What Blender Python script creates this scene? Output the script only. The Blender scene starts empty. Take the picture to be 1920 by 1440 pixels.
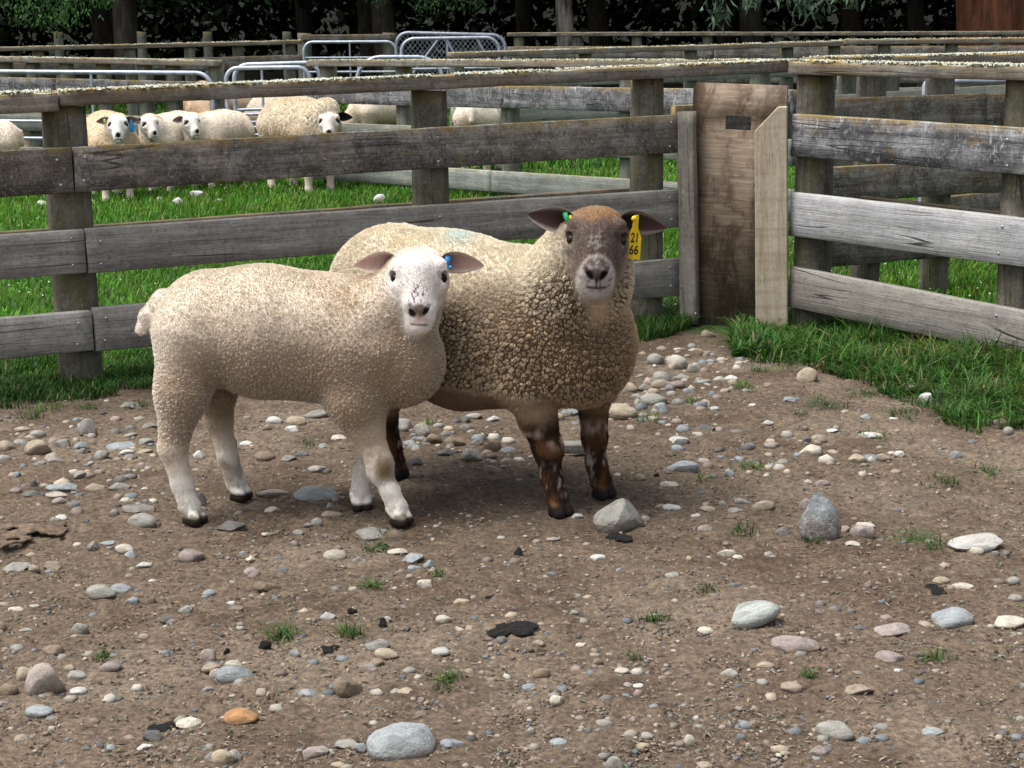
import bpy, math, random
import numpy as np
from mathutils import Vector, Matrix

# ---------------------------------------------------------------- camera, sky, sun, exposure
scene = bpy.context.scene
R = math.radians
FPX, CAM_H, PITCH, ROLL = 3300.0, 1.5, R(11.9), R(0.8)
cam_data = bpy.data.cameras.new('camera')
cam = bpy.data.objects.new('camera', cam_data)
scene.collection.objects.link(cam)
fw = np.array([0, math.cos(PITCH), -math.sin(PITCH)])
up0 = np.array([0, math.sin(PITCH), math.cos(PITCH)])
rt0 = np.array([1.0, 0, 0])
rt = rt0 * math.cos(ROLL) - up0 * math.sin(ROLL)
up = up0 * math.cos(ROLL) + rt0 * math.sin(ROLL)
cam.matrix_world = Matrix((
    (rt[0], up[0], -fw[0], 0), (rt[1], up[1], -fw[1], 0), (rt[2], up[2], -fw[2], CAM_H), (0, 0, 0, 1)))
cam_data.sensor_fit = 'HORIZONTAL'
cam_data.sensor_width = 36.0
cam_data.lens = 36.0 * FPX / 1920.0
cam_data.clip_end = 500.0
scene.camera = cam

SUN_EL, SUN_AZ = R(66), R(-105)          # azimuth from +Y towards +X: the sun stands high, on the left behind thin cloud
world = bpy.data.worlds.new('World'); scene.world = world
world.use_nodes = True
wn = world.node_tree.nodes; wl = world.node_tree.links
sky = wn.new('ShaderNodeTexSky'); sky.sky_type = 'NISHITA'; sky.sun_disc = False
sky.sun_elevation = SUN_EL; sky.sun_rotation = SUN_AZ
sky.air_density = 1.0; sky.dust_density = 4.0; sky.ozone_density = 0.6
bg = wn['Background']; bg.inputs['Strength'].default_value = 0.15
hsv = wn.new('ShaderNodeHueSaturation'); hsv.inputs['Saturation'].default_value = 0.35      # thin high cloud
wl.new(sky.outputs[0], hsv.inputs['Color']); wl.new(hsv.outputs[0], bg.inputs['Color'])
sd = bpy.data.lights.new('sun', 'SUN'); sd.energy = 2.7; sd.angle = R(38); sd.color = (1.0, 0.975, 0.94)
sun = bpy.data.objects.new('sun', sd); scene.collection.objects.link(sun)
sdir = Vector((math.sin(SUN_AZ) * math.cos(SUN_EL), math.cos(SUN_AZ) * math.cos(SUN_EL), math.sin(SUN_EL)))
sun.rotation_euler = sdir.to_track_quat('Z', 'Y').to_euler()
sun.location = sdir * 30
vs = scene.view_settings
vs.view_transform = 'Standard'; vs.look = 'None'; vs.exposure = 0.6; vs.gamma = 1.0
vs.use_curve_mapping = False
scene.cycles_curves.shape = 'RIBBONS'
scene.cycles.max_bounces = 4
scene.cycles.diffuse_bounces = 2

# ---------------------------------------------------------------- helpers
COL = scene.collection
def ray(px, py):
    return fw + rt * (px - 960) / FPX - up * (py - 720) / FPX
def on_ground(px, py, z=0.0):
    d = ray(px, py); t = (z - CAM_H) / d[2]
    return np.array([0, 0, CAM_H]) + d * t
def at(px, py, Y):
    d = ray(px, py)
    return np.array([0, 0, CAM_H]) + d * (Y / d[1])
def px_per_m(p):
    return FPX / float((np.asarray(p) - [0, 0, CAM_H]) @ fw)

def hash3(i, seed=0):
    i = i.astype(np.int64)
    h = (i[..., 0] * 73856093) ^ (i[..., 1] * 19349663) ^ (i[..., 2] * 83492791) ^ (seed * 2654435761)
    h = (h ^ (h >> 13)) * 1274126177 & 0x7fffffff
    h = (h ^ (h >> 16)) * 668265263 & 0x7fffffff
    return ((h ^ (h >> 15)) & 0xffffff) / float(0x1000000)
def vnoise(p, seed=0):
    p = np.asarray(p, float); b = np.floor(p); f = p - b; f = f * f * (3 - 2 * f)
    out = 0
    for dx in (0, 1):
        for dy in (0, 1):
            for dz in (0, 1):
                w = (f[..., 0] if dx else 1 - f[..., 0]) * (f[..., 1] if dy else 1 - f[..., 1]) * (f[..., 2] if dz else 1 - f[..., 2])
                out = out + w * hash3(b + np.array([dx, dy, dz]), seed)
    return out
def fbm(p, octv=4, seed=0):
    p = np.asarray(p, float); a = 0.5; s = 0; t = 0
    for k in range(octv):
        s = s + a * vnoise(p * 2 ** k, seed + k * 17); t += a; a *= 0.5
    return s / t
def sstep(a, b, x):
    t = np.clip((x - a) / (b - a), 0, 1); return t * t * (3 - 2 * t)

def mesh_np(name, verts, quads=None, tris=None, smooth=False, col=None):
    me = bpy.data.meshes.new(name)
    verts = np.asarray(verts, np.float32)
    faces = []
    nq = 0 if quads is None else len(quads); nt = 0 if tris is None else len(tris)
    me.vertices.add(len(verts)); me.vertices.foreach_set('co', verts.ravel())
    loops = np.concatenate([np.asarray(a, np.int32).ravel() for a in (quads, tris) if a is not None and len(a)])
    me.loops.add(len(loops)); me.loops.foreach_set('vertex_index', loops)
    me.polygons.add(nq + nt)
    starts = np.concatenate([np.arange(nq) * 4, nq * 4 + np.arange(nt) * 3]).astype(np.int32)
    me.polygons.foreach_set('loop_start', starts)
    if smooth: me.polygons.foreach_set('use_smooth', np.ones(nq + nt, bool))
    if col is not None:
        c = np.ones((len(verts), 4), np.float32); c[:, :3] = col
        a = me.color_attributes.new('Col', 'FLOAT_COLOR', 'POINT'); a.data.foreach_set('color', c.ravel())
    me.update(calc_edges=True); me.validate()
    return me
def link(name, me, mat=None, parent=None, loc=None, rot=None):
    o = bpy.data.objects.new(name, me)
    if mat is not None and not me.materials: me.materials.append(mat)
    COL.objects.link(o)
    if parent is not None: o.parent = parent
    if loc is not None: o.location = loc
    if rot is not None: o.rotation_euler = rot
    return o
def tag(o, label=None, cat=None, group=None, kind=None):
    if label: o['label'] = label
    if cat: o['category'] = cat
    if group: o['group'] = group
    if kind: o['kind'] = kind
    return o
def empty(name, loc, label=None, cat=None, group=None):
    o = bpy.data.objects.new(name, None); COL.objects.link(o); o.location = loc
    o.empty_display_size = 0.1
    return tag(o, label, cat, group)

# ---- node shorthand
class NT:
    def __init__(s, name):
        s.m = bpy.data.materials.new(name); s.m.use_nodes = True
        s.t = s.m.node_tree; s.b = s.t.nodes['Principled BSDF']
        s.b.inputs['Specular IOR Level'].default_value = 0.25
    def n(s, typ, **kw):
        nd = s.t.nodes.new('ShaderNode' + typ)
        for k, v in kw.items():
            if k.startswith('i_'):
                key = k[2:]; key = int(key) if key.isdigit() else key.replace('_', ' ')
                s.put(nd.inputs[key], v)
            else: setattr(nd, k, v)
        return nd
    def put(s, sock, v):
        if isinstance(v, bpy.types.NodeSocket): s.t.links.new(v, sock)
        elif isinstance(v, bpy.types.Node): s.t.links.new(v.outputs[0], sock)
        else:
            if isinstance(v, (tuple, list)) and len(v) == 3 and sock.type == 'RGBA': v = (*v, 1)
            sock.default_value = v
    def noise(s, vec, scale, detail=4, rough=0.55, dist=0.0):
        return s.n('TexNoise', i_Vector=vec, i_Scale=scale, i_Detail=detail, i_Roughness=rough, i_Distortion=dist).outputs[0]
    def vor(s, vec, scale, feature='F1', out=0):
        return s.n('TexVoronoi', feature=feature, i_Vector=vec, i_Scale=scale).outputs[out]
    def map(s, vec, scale=(1, 1, 1), loc=(0, 0, 0)):
        return s.n('Mapping', i_Vector=vec, i_Scale=scale, i_Location=loc).outputs[0]
    def ramp(s, fac, stops):
        r = s.n('ValToRGB', i_Fac=fac); e = r.color_ramp.elements
        while len(e) < len(stops): e.new(0.5)
        for el, (p, c) in zip(e, stops):
            el.position = p; el.color = (*c, 1) if isinstance(c, (tuple, list)) else (c, c, c, 1)
        return r.outputs[0]
    def mix(s, fac, a, b, mode='MIX'):
        m = s.n('Mix', data_type='RGBA', blend_type=mode, clamp_factor=True)
        s.put(m.inputs[0], fac); s.put(m.inputs[6], a); s.put(m.inputs[7], b)
        return m.outputs[2]
    def math(s, op, a, b=0.0, c=None):
        m = s.n('Math', operation=op); s.put(m.inputs[0], a); s.put(m.inputs[1], b)
        if c is not None: s.put(m.inputs[2], c)
        return m.outputs[0]
    def vmath(s, op, a, b):
        m = s.n('VectorMath', operation=op); s.put(m.inputs[0], a); s.put(m.inputs[1], b); return m.outputs[0]
    def out(s, col, rough=0.85, bump=None, strength=0.3, dist=0.01):
        s.put(s.b.inputs['Base Color'], col); s.put(s.b.inputs['Roughness'], rough)
        if bump is not None:
            bn = s.n('Bump', i_Strength=strength, i_Distance=dist, i_Height=bump)
            s.t.links.new(bn.outputs[0], s.b.inputs['Normal'])
        return s.m
    def objvec(s):
        tc = s.n('TexCoord'); oi = s.n('ObjectInfo')
        off = s.n('CombineXYZ', i_X=s.math('MULTIPLY', oi.outputs['Random'], 91.0), i_Y=s.math('MULTIPLY', oi.outputs['Random'], 37.0), i_Z=s.math('MULTIPLY', oi.outputs['Random'], 13.0))
        return s.vmath('ADD', tc.outputs['Object'], off), oi.outputs['Random'], tc.outputs['Object']
    def up_facing(s, lo=0.5, hi=0.9):
        g = s.n('NewGeometry'); sp = s.n('SeparateXYZ', i_Vector=g.outputs['Normal'])
        return s.n('MapRange', i_Value=sp.outputs[2], i_1=lo, i_2=hi).outputs[0]

# ---------------------------------------------------------------- materials
def wood(name, dark, light, stain=0.5, scratch=0.0, lichen=0.0, orange=0.0, axis='X', brown=0.0, green=0.0, bands=False):
    s = NT(name); v, rnd, raw = s.objvec()
    a, b = (1.6, 26.0)
    sc = {'X': (a, b, b), 'Z': (b, b, a)}[axis]
    gv = s.map(v, sc)
    grain = s.noise(gv, 1.0, 4, 0.62, 0.4)
    fine = s.noise(s.map(v, {'X': (6, 190, 190), 'Z': (190, 190, 6)}[axis]), 1.0, 2, 0.6)
    blot = s.noise(v, 5.5, 4, 0.65, 0.5)
    blot2 = s.noise(v, 17.0, 3, 0.7, 0.6)
    mixg = s.math('ADD', s.math('MULTIPLY', grain, 0.65), s.math('MULTIPLY', fine, 0.35))
    tone = s.ramp(mixg, [(0.33, dark), (0.47, tuple(0.55 * d + 0.45 * l for d, l in zip(dark, light))), (0.66, light)])
    # weather stains, large and small
    st = s.ramp(blot, [(0.40, 0.0), (0.60, 1.0)])
    tone = s.mix(s.math('MULTIPLY', st, stain), tone, tuple(0.45 * d for d in dark))
    st2 = s.ramp(blot2, [(0.48, 0.0), (0.66, 1.0)])
    tone = s.mix(s.math('MULTIPLY', st2, stain * 0.7), tone, tuple(0.6 * d for d in dark))
    fl = s.noise(v, 62.0, 3, 0.75, 0.8)
    tone = s.mix(s.math('MULTIPLY', s.ramp(fl, [(0.34, 1.0), (0.46, 0.0)]), 0.25 + stain * 0.55), tone, tuple(0.35 * d for d in dark))
    tone = s.mix(s.math('MULTIPLY', s.ramp(fl, [(0.56, 0.0), (0.68, 1.0)]), 0.15 + stain * 0.35), tone, tuple(min(0.6, 1.35 * l) for l in light))
    if brown: tone = s.mix(s.math('MULTIPLY', s.ramp(s.noise(v, 3.1, 3), [(0.42, 0.0), (0.62, 1.0)]), brown), tone, (0.17, 0.105, 0.052))
    if green: tone = s.mix(s.math('MULTIPLY', s.ramp(s.noise(s.map(v, (9, 9, 2)), 1.0, 3), [(0.45, 0.0), (0.62, 1.0)]), green), tone, (0.085, 0.095, 0.035))
    # long drying checks following the grain
    cr = s.noise(s.map(v, {'X': (0.55, 16, 16), 'Z': (16, 16, 0.55)}[axis]), 1.0, 1, 0.5, 0.06)
    crack = s.ramp(cr, [(0.488, 0.0), (0.498, 1.0), (0.502, 1.0), (0.512, 0.0)])
    crack = s.math('MULTIPLY', crack, s.ramp(s.noise(v, 2.6, 2), [(0.53, 0.0), (0.60, 1.0)]))
    tone = s.mix(s.math('MULTIPLY', crack, 0.75), tone, (0.012, 0.010, 0.008))
    if scratch:
        sv = s.map(v, {'X': (48, 20, 26) if scratch < 0.8 else (70, 20, 17), 'Z': (75, 75, 13)}[axis])
        sn = s.noise(sv, 1.0, 3, 0.7, 2.6 if scratch < 0.8 else 1.0)
        sm = s.math('MULTIPLY', s.ramp(sn, [(0.585, 0.0), (0.65, 1.0)]), s.ramp(s.noise(v, 4.0, 3), [(0.38, 0.15), (0.6, 1.0)]))
        tone = s.mix(s.math('MULTIPLY', sm, scratch), tone, (0.50, 0.49, 0.45))
    # pale worn spots
    sp = s.ramp(s.noise(v, 60.0, 3, 0.6), [(0.66, 0.0), (0.74, 1.0)])
    tone = s.mix(s.math('MULTIPLY', sp, 0.5), tone, (0.46, 0.44, 0.39))
    upf = s.up_facing()
    if lichen:
        lm = s.math('MULTIPLY', upf, s.ramp(s.noise(v, 42.0, 5, 0.7), [(0.40, 0.0), (0.52, 1.0)]))
        lc = s.ramp(s.noise(v, 90.0, 3), [(0.3, (0.22, 0.23, 0.16)), (0.5, (0.48, 0.49, 0.38)), (0.7, (0.68, 0.68, 0.58))])
        tone = s.mix(s.math('MULTIPLY', lm, lichen), tone, lc)
        lf = s.ramp(s.noise(v, 13.0, 6, 0.75), [(0.68, 0.0), (0.71, 1.0)])
        tone = s.mix(s.math('MULTIPLY', lf, lichen * 0.8), tone, (0.46, 0.48, 0.38))
    if orange:
        on = s.noise(v, 9.0, 4, 0.7)
        om = s.math('MAXIMUM', s.math('MULTIPLY', s.ramp(on, [(0.60, 0.0), (0.68, 1.0)]), 0.5), s.math('MULTIPLY', s.ramp(on, [(0.40, 0.0), (0.52, 1.0)]), s.up_facing(0.15, 0.55)))
        tone = s.mix(s.math('MULTIPLY', om, min(1.0, orange * 1.5)), tone, (0.20, 0.125, 0.022))
    if bands:
        bn = s.noise(s.map(v, (0.6, 0.6, 7.0)), 1.0, 2, 0.5)
        tone = s.mix(s.ramp(bn, [(0.45, 0.0), (0.49, 0.22), (0.51, 0.22), (0.55, 0.0)]), tone, (0.16, 0.10, 0.05))
        kn = s.vor(s.map(v, (5, 5, 2.2)), 1.0); tone = s.mix(s.ramp(kn, [(0.05, 0.85), (0.10, 0.0)]), tone, (0.10, 0.055, 0.025))
    # each piece a little lighter or darker
    tone = s.mix(1.0, tone, s.ramp(rnd, [(0.0, 0.82), (1.0, 1.12)]), 'MULTIPLY')
    h = s.math('SUBTRACT', mixg, s.math('MULTIPLY', crack, 0.9))
    return s.out(tone, 0.88, h, 0.75, 0.008)

M = {}
M['rail_top'] = wood('weathered_rail_top', (0.1016, 0.0922, 0.0785), (0.3404, 0.3142, 0.2721), 0.45, 0.20, 1.0, 0.55, brown=0.45)
M['rail_dark'] = wood('weathered_rail_dark', (0.0719, 0.0675, 0.0608), (0.295, 0.2784, 0.2508), 0.75, 0.42, 0.9, 0.5, brown=0.18)
M['rail_shade'] = wood('weathered_rail_back_shade', (0.0488, 0.0458, 0.0413), (0.1654, 0.1542, 0.1354), 0.6, 0.0, 0.0, 0.2, brown=0.18)  # darker copy of the dark rail, shade behind the posts put into its colour
M['rail_grey'] = wood('weathered_rail_grey', (0.1461, 0.1401, 0.1308), (0.3775, 0.3658, 0.3423), 0.35, 0.10, 0.15, 0.10)
M['rail_scuffed'] = wood('scuffed_rail', (0.0637, 0.0637, 0.068), (0.346, 0.346, 0.3546), 0.75, 0.85, 0.7, 0.55)
M['rail_silver'] = wood('silvered_rail', (0.2004, 0.2004, 0.2042), (0.4404, 0.4404, 0.4442), 0.22, 0.25, 0.25, 0.05)
M['rail_mud'] = wood('muddy_rail', (0.1946, 0.1796, 0.1608), (0.3708, 0.3483, 0.3108), 0.30, 0.20, 0.15, 0.0, brown=0.12)
M['rail_green'] = wood('algae_rail', (0.16, 0.175, 0.15), (0.34, 0.36, 0.32), 0.35, 0.15, 0.5, 0.25)
M['post'] = wood('round_post', (0.0719, 0.0644, 0.0512), (0.2531, 0.2297, 0.1922), 0.55, 0.12, 0.35, 0.30, axis='Z', green=0.6)
M['post_far'] = wood('round_post_far', (0.09, 0.095, 0.075), (0.27, 0.28, 0.235), 0.4, 0.1, 0.5, 0.45, axis='Z', green=0.3)
M['batten'] = wood('grey_batten', (0.14, 0.13, 0.11), (0.33, 0.305, 0.26), 0.35, 0.15, 0.3, 0.1, axis='Z', brown=0.15)
M['pine'] = wood('new_pine', (0.33, 0.27, 0.185), (0.58, 0.51, 0.40), 0.16, 0.10, 0.0, 0.0, axis='Z', brown=0.12, bands=True)

def plywood():
    s = NT('weathered_plywood'); v, rnd, raw = s.objvec()
    g = s.noise(s.map(v, (5, 60, 75)), 1.0, 4, 0.65, 0.7)
    b = s.noise(s.map(v, (9, 9, 4.5)), 1.0, 6, 0.75, 0.5); c = s.noise(v, 2.3, 4, 0.6, 0.6)
    tone = s.ramp(g, [(0.3, (0.12, 0.085, 0.058)), (0.5, (0.205, 0.155, 0.112)), (0.7, (0.30, 0.245, 0.185))])
    tone = s.mix(s.ramp(b, [(0.47, 0.0), (0.58, 0.85)]), tone, (0.085, 0.053, 0.034))
    tone = s.mix(s.ramp(c, [(0.46, 0.0), (0.60, 0.40)]), tone, (0.29, 0.25, 0.19))
    cr = s.noise(s.map(v, (16, 16, 0.7)), 1.0, 2); crack = s.ramp(cr, [(0.492, 0.0), (0.5, 0.8), (0.508, 0.0)])
    tone = s.mix(s.math('MULTIPLY', crack, s.ramp(b, [(0.45, 0.0), (0.55, 1.0)])), tone, (0.03, 0.02, 0.012))
    return s.out(tone, 0.8, s.math('ADD', g, s.math('MULTIPLY', b, 0.5)), 0.35, 0.005)
M['ply'] = plywood()
def steel(name, c):
    s = NT(name); v, rnd, raw = s.objvec()
    n = s.noise(v, 14.0, 5, 0.6)
    s.b.inputs['Metallic'].default_value = 0.55
    return s.out(s.ramp(n, [(0.3, tuple(x * 0.7 for x in c)), (0.7, tuple(min(1, x * 1.15) for x in c))]), s.ramp(n, [(0.3, 0.35), (0.7, 0.6)]), n, 0.1, 0.002)
M['steel'] = steel('galvanised_steel', (0.42, 0.46, 0.54))
M['nail'] = steel('nail_steel', (0.38, 0.38, 0.40))
def lichen_mat():
    s = NT('lichen_crust'); v, rnd, raw = s.objvec()
    n = s.noise(raw, 35.0, 4, 0.7); m = s.noise(raw, 160.0, 3, 0.7)
    c = s.ramp(n, [(0.3, (0.22, 0.225, 0.16)), (0.5, (0.40, 0.41, 0.33)), (0.7, (0.56, 0.565, 0.49))])
    c = s.mix(s.ramp(s.noise(raw, 11.0, 3), [(0.58, 0.0), (0.66, 0.7)]), c, (0.36, 0.26, 0.07))
    return s.out(c, 0.95, m, 0.6, 0.004)
M['lichen'] = lichen_mat()
def vcol_mat(name, rough=0.9, noise_scale=60.0, amt=0.25, bump=0.0, trans=0.0, spec=0.2):
    s = NT(name); a = s.n('Attribute', attribute_name='Col'); tc = s.n('TexCoord')
    n = s.noise(tc.outputs['Object'], noise_scale, 3, 0.6)
    c = s.mix(1.0, a.outputs[0], s.ramp(n, [(0.3, 1 - amt), (0.7, 1 + amt)]), 'MULTIPLY')
    s.b.inputs['Specular IOR Level'].default_value = spec
    m = s.out(c, rough, n if bump else None, bump or 0.1, 0.003)
    if trans:
        tr = s.n('BsdfTranslucent', i_Color=c); mx = s.n('MixShader', i_Fac=trans)
        s.t.links.new(s.b.outputs[0], mx.inputs[1]); s.t.links.new(tr.outputs[0], mx.inputs[2])
        s.t.links.new(mx.outputs[0], s.t.nodes['Material Output'].inputs[0])
    return m
M['vcol'] = vcol_mat('mottled')
M['grass'] = vcol_mat('grass_blades', 0.55, 3.0, 0.12, 0.0, 0.35, 0.25)
M['leaf'] = vcol_mat('tree_leaves', 0.6, 2.0, 0.2, 0.0, 0.08, 0.12)
def plain(name, c, rough=0.6, spec=0.3):
    s = NT(name); v, r, raw = s.objvec(); n = s.noise(v, 40.0, 3)
    s.b.inputs['Specular IOR Level'].default_value = spec
    return s.out(s.ramp(n, [(0.3, tuple(x * 0.85 for x in c)), (0.7, tuple(min(1, x * 1.12) for x in c))]), rough)
# ---------------------------------------------------------------- ground: one sheet, fine near the camera
def gz(x, y):
    x = np.asarray(x, float); y = np.asarray(y, float)
    p = np.stack([x, y, np.zeros_like(x)], -1)
    near = sstep(12, 8, y)
    h = 0.024 * (fbm(p * 1.3, 3, 5) - 0.5) + 0.034 * near * (fbm(p * 5.0, 3, 9) - 0.5)
    return h
def soil_mask(x, y):
    """0 on the trodden dirt, 1 under the paddock turf"""
    p = np.stack([x, y, np.zeros_like(x)], -1)
    w = 0.35 * (fbm(p * 2.2, 3, 21) - 0.5)
    dl = (np.asarray(y) - 7.185) * 0.8935 - (np.asarray(x) + 1.79) * 0.4488       # behind the left fence
    dr = (np.asarray(x) - 1.40) * 0.678 + (np.asarray(y) - 8.15) * 0.735          # behind the right fence
    return np.maximum(sstep(-0.12, 0.10, dl + w * 0.6) * sstep(1.5, 0.9, np.asarray(x)), sstep(-0.42, -0.18, dr + w))
xs = np.unique(np.concatenate([np.linspace(-160, -12, 16), np.linspace(-12, -2.7, 20), np.linspace(-2.7, 3.2, 420), np.linspace(3.2, 12, 20), np.linspace(12, 160, 16)]))
ys = np.unique(np.concatenate([np.linspace(-40, 2.5, 10), np.linspace(2.5, 3.6, 10), np.linspace(3.6, 8.6, 370), np.linspace(8.6, 20, 60), np.linspace(20, 60, 30), np.linspace(60, 320, 14)]))
GX, GY = np.meshgrid(xs, ys)
pts = np.stack([GX, GY, np.zeros_like(GX)], -1).reshape(-1, 3)
pts[:, 2] = gz(pts[:, 0], pts[:, 1])
near = sstep(9.5, 7.5, pts[:, 1]) * (np.abs(pts[:, 0]) < 3.3)
q = pts * [1, 1, 0]
lump = fbm(q * 26.0, 3, 31)
pts[:, 2] += near * (0.016 * (lump - 0.5) + 0.013 * np.clip(vnoise(q * 75.0, 3) - 0.55, 0, 1))
sm = soil_mask(pts[:, 0], pts[:, 1])
t1 = fbm(q * 0.9, 3, 51); t2 = fbm(q * 4.0, 4, 61); t3 = fbm(q * 21.0, 3, 71)
dirt = np.array([0.178, 0.128, 0.090]) * (0.62 + 0.45 * t1 + 0.40 * t2)[:, None]
dirt = dirt * (1 - 0.55 * sstep(0.56, 0.72, t2))[:, None] + np.array([0.085, 0.052, 0.032]) * (0.55 * sstep(0.56, 0.72, t2))[:, None]
pale = sstep(0.55, 0.7, fbm(q * 2.3, 4, 81))[:, None]
dirt = dirt * (1 - 0.5 * pale) + np.array([0.29, 0.225, 0.165]) * 0.5 * pale
dirt *= (0.75 + 0.5 * t3)[:, None] * np.array([0.62, 0.63, 0.62])
for (a, b, rr) in ((on_ground(1390, 1060)[:2], 0.5, 0.16), (on_ground(1680, 1120)[:2], 0.5, 0.20), (on_ground(1080, 1235)[:2], 0.35, 0.13), (on_ground(1480, 1290)[:2], 0.35, 0.12), (on_ground(1500, 1385)[:2], 0.3, 0.14)):
    d = np.hypot(pts[:, 0] - a[0], (pts[:, 1] - a[1]) * 1.0) / rr
    k = (b * np.exp(-d * d) * (0.4 + 1.2 * t3))[:, None]
    dirt = dirt * (1 - np.clip(k, 0, 1)) + np.array([0.045, 0.024, 0.014]) * np.clip(k, 0, 1)
turf = np.array([0.030, 0.055, 0.014]) * (0.6 + 0.8 * t2)[:, None]
far = sstep(27, 31, pts[:, 1])[:, None]
turf = turf * (1 - far) + np.array([0.022, 0.018, 0.012]) * far
colv = dirt * (1 - sm[:, None]) + turf * sm[:, None]
nx, ny = len(xs), len(ys)
ii = np.arange(nx * ny).reshape(ny, nx)
quads = np.stack([ii[:-1, :-1], ii[:-1, 1:], ii[1:, 1:], ii[1:, :-1]], -1).reshape(-1, 4)
def ground_mat():
    s = NT('trodden_dirt'); a = s.n('Attribute', attribute_name='Col'); tc = s.n('TexCoord'); v = tc.outputs['Object']
    n1 = s.noise(v, 55.0, 4, 0.72)
    c = s.mix(1.0, a.outputs[0], s.ramp(n1, [(0.32, 0.45), (0.5, 0.95), (0.68, 1.6)]), 'MULTIPLY')
    return s.out(c, 0.95, n1, 0.9, 0.012)
ground = tag(link('ground', mesh_np('ground', pts, quads, smooth=True, col=colv), ground_mat()), kind='structure')

# ---------------------------------------------------------------- timber
def axes(d):
    x = Vector(d).normalized(); y = Vector((0, 0, 1)).cross(x).normalized(); z = x.cross(y)
    return Matrix(((x.x, y.x, z.x), (x.y, y.y, z.y), (x.z, y.z, z.z)))
def board_mesh(L, h, t, seed, wob=0.0025, chew=0.0):
    n = max(3, int(L / 0.05)); b = 0.005
    prof = np.array([(-t/2, -h/2+b), (-t/2, -h/6), (-t/2, h/6), (-t/2, h/2-b), (-t/2+b, h/2), (t/2-b, h/2), (t/2, h/2-b), (t/2, -h/2+b), (t/2-b, -h/2), (-t/2+b, -h/2)])
    k = len(prof); X = np.linspace(0, L, n)
    V = np.zeros((n, k, 3)); V[:, :, 0] = X[:, None]; V[:, :, 1] = prof[:, 0]; V[:, :, 2] = prof[:, 1]
    q = V * [7, 25, 25] + seed * 7.7
    V[:, :, 1] += wob * 2 * (fbm(q, 2, seed) - 0.5)
    V[:, :, 2] += wob * 2 * (fbm(q, 2, seed + 5) - 0.5) + (0.010 * np.sin(X * 1.1 + seed) * wob / 0.0025 * 0.25)[:, None]
    if chew:
        top = prof[:, 1] > h/2 - 2*b
        V[:, top, 2] -= chew * np.clip(fbm(V[:, top] * [9, 30, 0] + seed, 3, seed + 9) - 0.45, 0, 1) * 3
    V[0, :, 0] += 0.006 * (hash3(np.stack([np.arange(k), np.full(k, seed), np.zeros(k)], -1)) - 0.5)
    V = V.reshape(-1, 3)
    i = np.arange(n * k).reshape(n, k); j = np.roll(i, -1, 1)
    quads = np.stack([i[:-1], i[1:], j[1:], j[:-1]], -1).reshape(-1, 4)
    V = np.vstack([V, [[0, 0, 0], [L, 0, 0]]])
    c0, c1 = n * k, n * k + 1
    tris = np.concatenate([np.stack([np.full(k, c0), i[0], j[0]], -1), np.stack([np.full(k, c1), j[-1], i[-1]], -1)])
    return mesh_np('board', V, quads, tris)
SEED = [3]
def board(name, p0, p1, h, t, mat, parent, wob=0.0025, chew=0.0):
    SEED[0] += 1
    p0 = Vector(p0); p1 = Vector(p1)
    o = link(name, board_mesh((p1 - p0).length, h, t, SEED[0], wob, chew), mat, parent)
    o.location = p0 - (parent.location if parent else Vector())
    o.rotation_euler = axes(p1 - p0).to_euler()
    return o
def post_mesh(r, h, seed, sides=18, rings=16):
    a = np.linspace(0, 2 * math.pi, sides, endpoint=False); z = np.linspace(0, h, rings)
    V = np.zeros((rings, sides, 3))
    rr = r * (1 + 0.05 * (1 - z / h))[:, None] * np.ones(sides)
    base = np.stack([np.cos(a)[None] * 1.0 + 0 * z[:, None], np.sin(a)[None] + 0 * z[:, None], z[:, None] * 1.2 + 0 * a[None]], -1)
    rr = rr * (1 + 0.10 * (fbm(base * [2.2, 2.2, 1] + seed * 3.1, 3, seed) - 0.5))
    ca = (seed * 1.7) % 6.28; dd = np.abs((a - ca + math.pi) % (2 * math.pi) - math.pi)
    rr = rr * (1 - 0.05 * (dd < 0.2))[None]
    V[..., 0] = rr * np.cos(a); V[..., 1] = rr * np.sin(a); V[..., 2] = z[:, None]
    V[-1, :, 2] += 0.006 * np.cos(a + seed)
    V[-1, :, :2] *= 0.985
    i = np.arange(rings * sides).reshape(rings, sides); j = np.roll(i, -1, 1)
    quads = np.stack([i[:-1], j[:-1], j[1:], i[1:]], -1).reshape(-1, 4)
    V = np.vstack([V.reshape(-1, 3), [[0, 0, h]]]); c = rings * sides
    tris = np.stack([i[-1], j[-1], np.full(sides, c)], -1)
    me = mesh_np('post', V, quads, tris)
    return me
def post(parent, x, y, top, r, mat, bottom=-0.15, lean=0.0, name='post'):
    SEED[0] += 1
    o = link(name, post_mesh(r, top - bottom, SEED[0]), mat, parent)
    o.location = Vector((x, y, bottom)) - parent.location
    o.rotation_euler = (random.Random(SEED[0]).uniform(-.012, .012), lean, SEED[0] * 1.3)
    return o
a8 = np.linspace(0, 2 * math.pi, 8, endpoint=False)
nailV = np.vstack([np.stack([0.006 * np.cos(a8), 0 * a8, 0.006 * np.sin(a8)], -1), np.stack([0.0055 * np.cos(a8), 0 * a8 - 0.0025, 0.0055 * np.sin(a8)], -1), [[0, -0.0032, 0]]])
kq = np.arange(8); kn = np.roll(kq, -1)
NAIL = mesh_np('nail', nailV, np.stack([kq, kn, kn + 8, kq + 8], -1), np.stack([kq + 8, kn + 8, np.full(8, 16)], -1))
NAIL.materials.append(M['nail'])
rng = random.Random(7)
def nails(rail, xs_, h, t, jitter=0.012):
    for x in xs_:
        for f in (0.27, -0.27):
            o = bpy.data.objects.new('nail', NAIL); COL.objects.link(o); o.parent = rail
            o.location = (x + rng.uniform(-jitter, jitter), -t / 2 - 0.0005, h * f + rng.uniform(-.012, .012))
LICHEN_N = [0]
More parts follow.
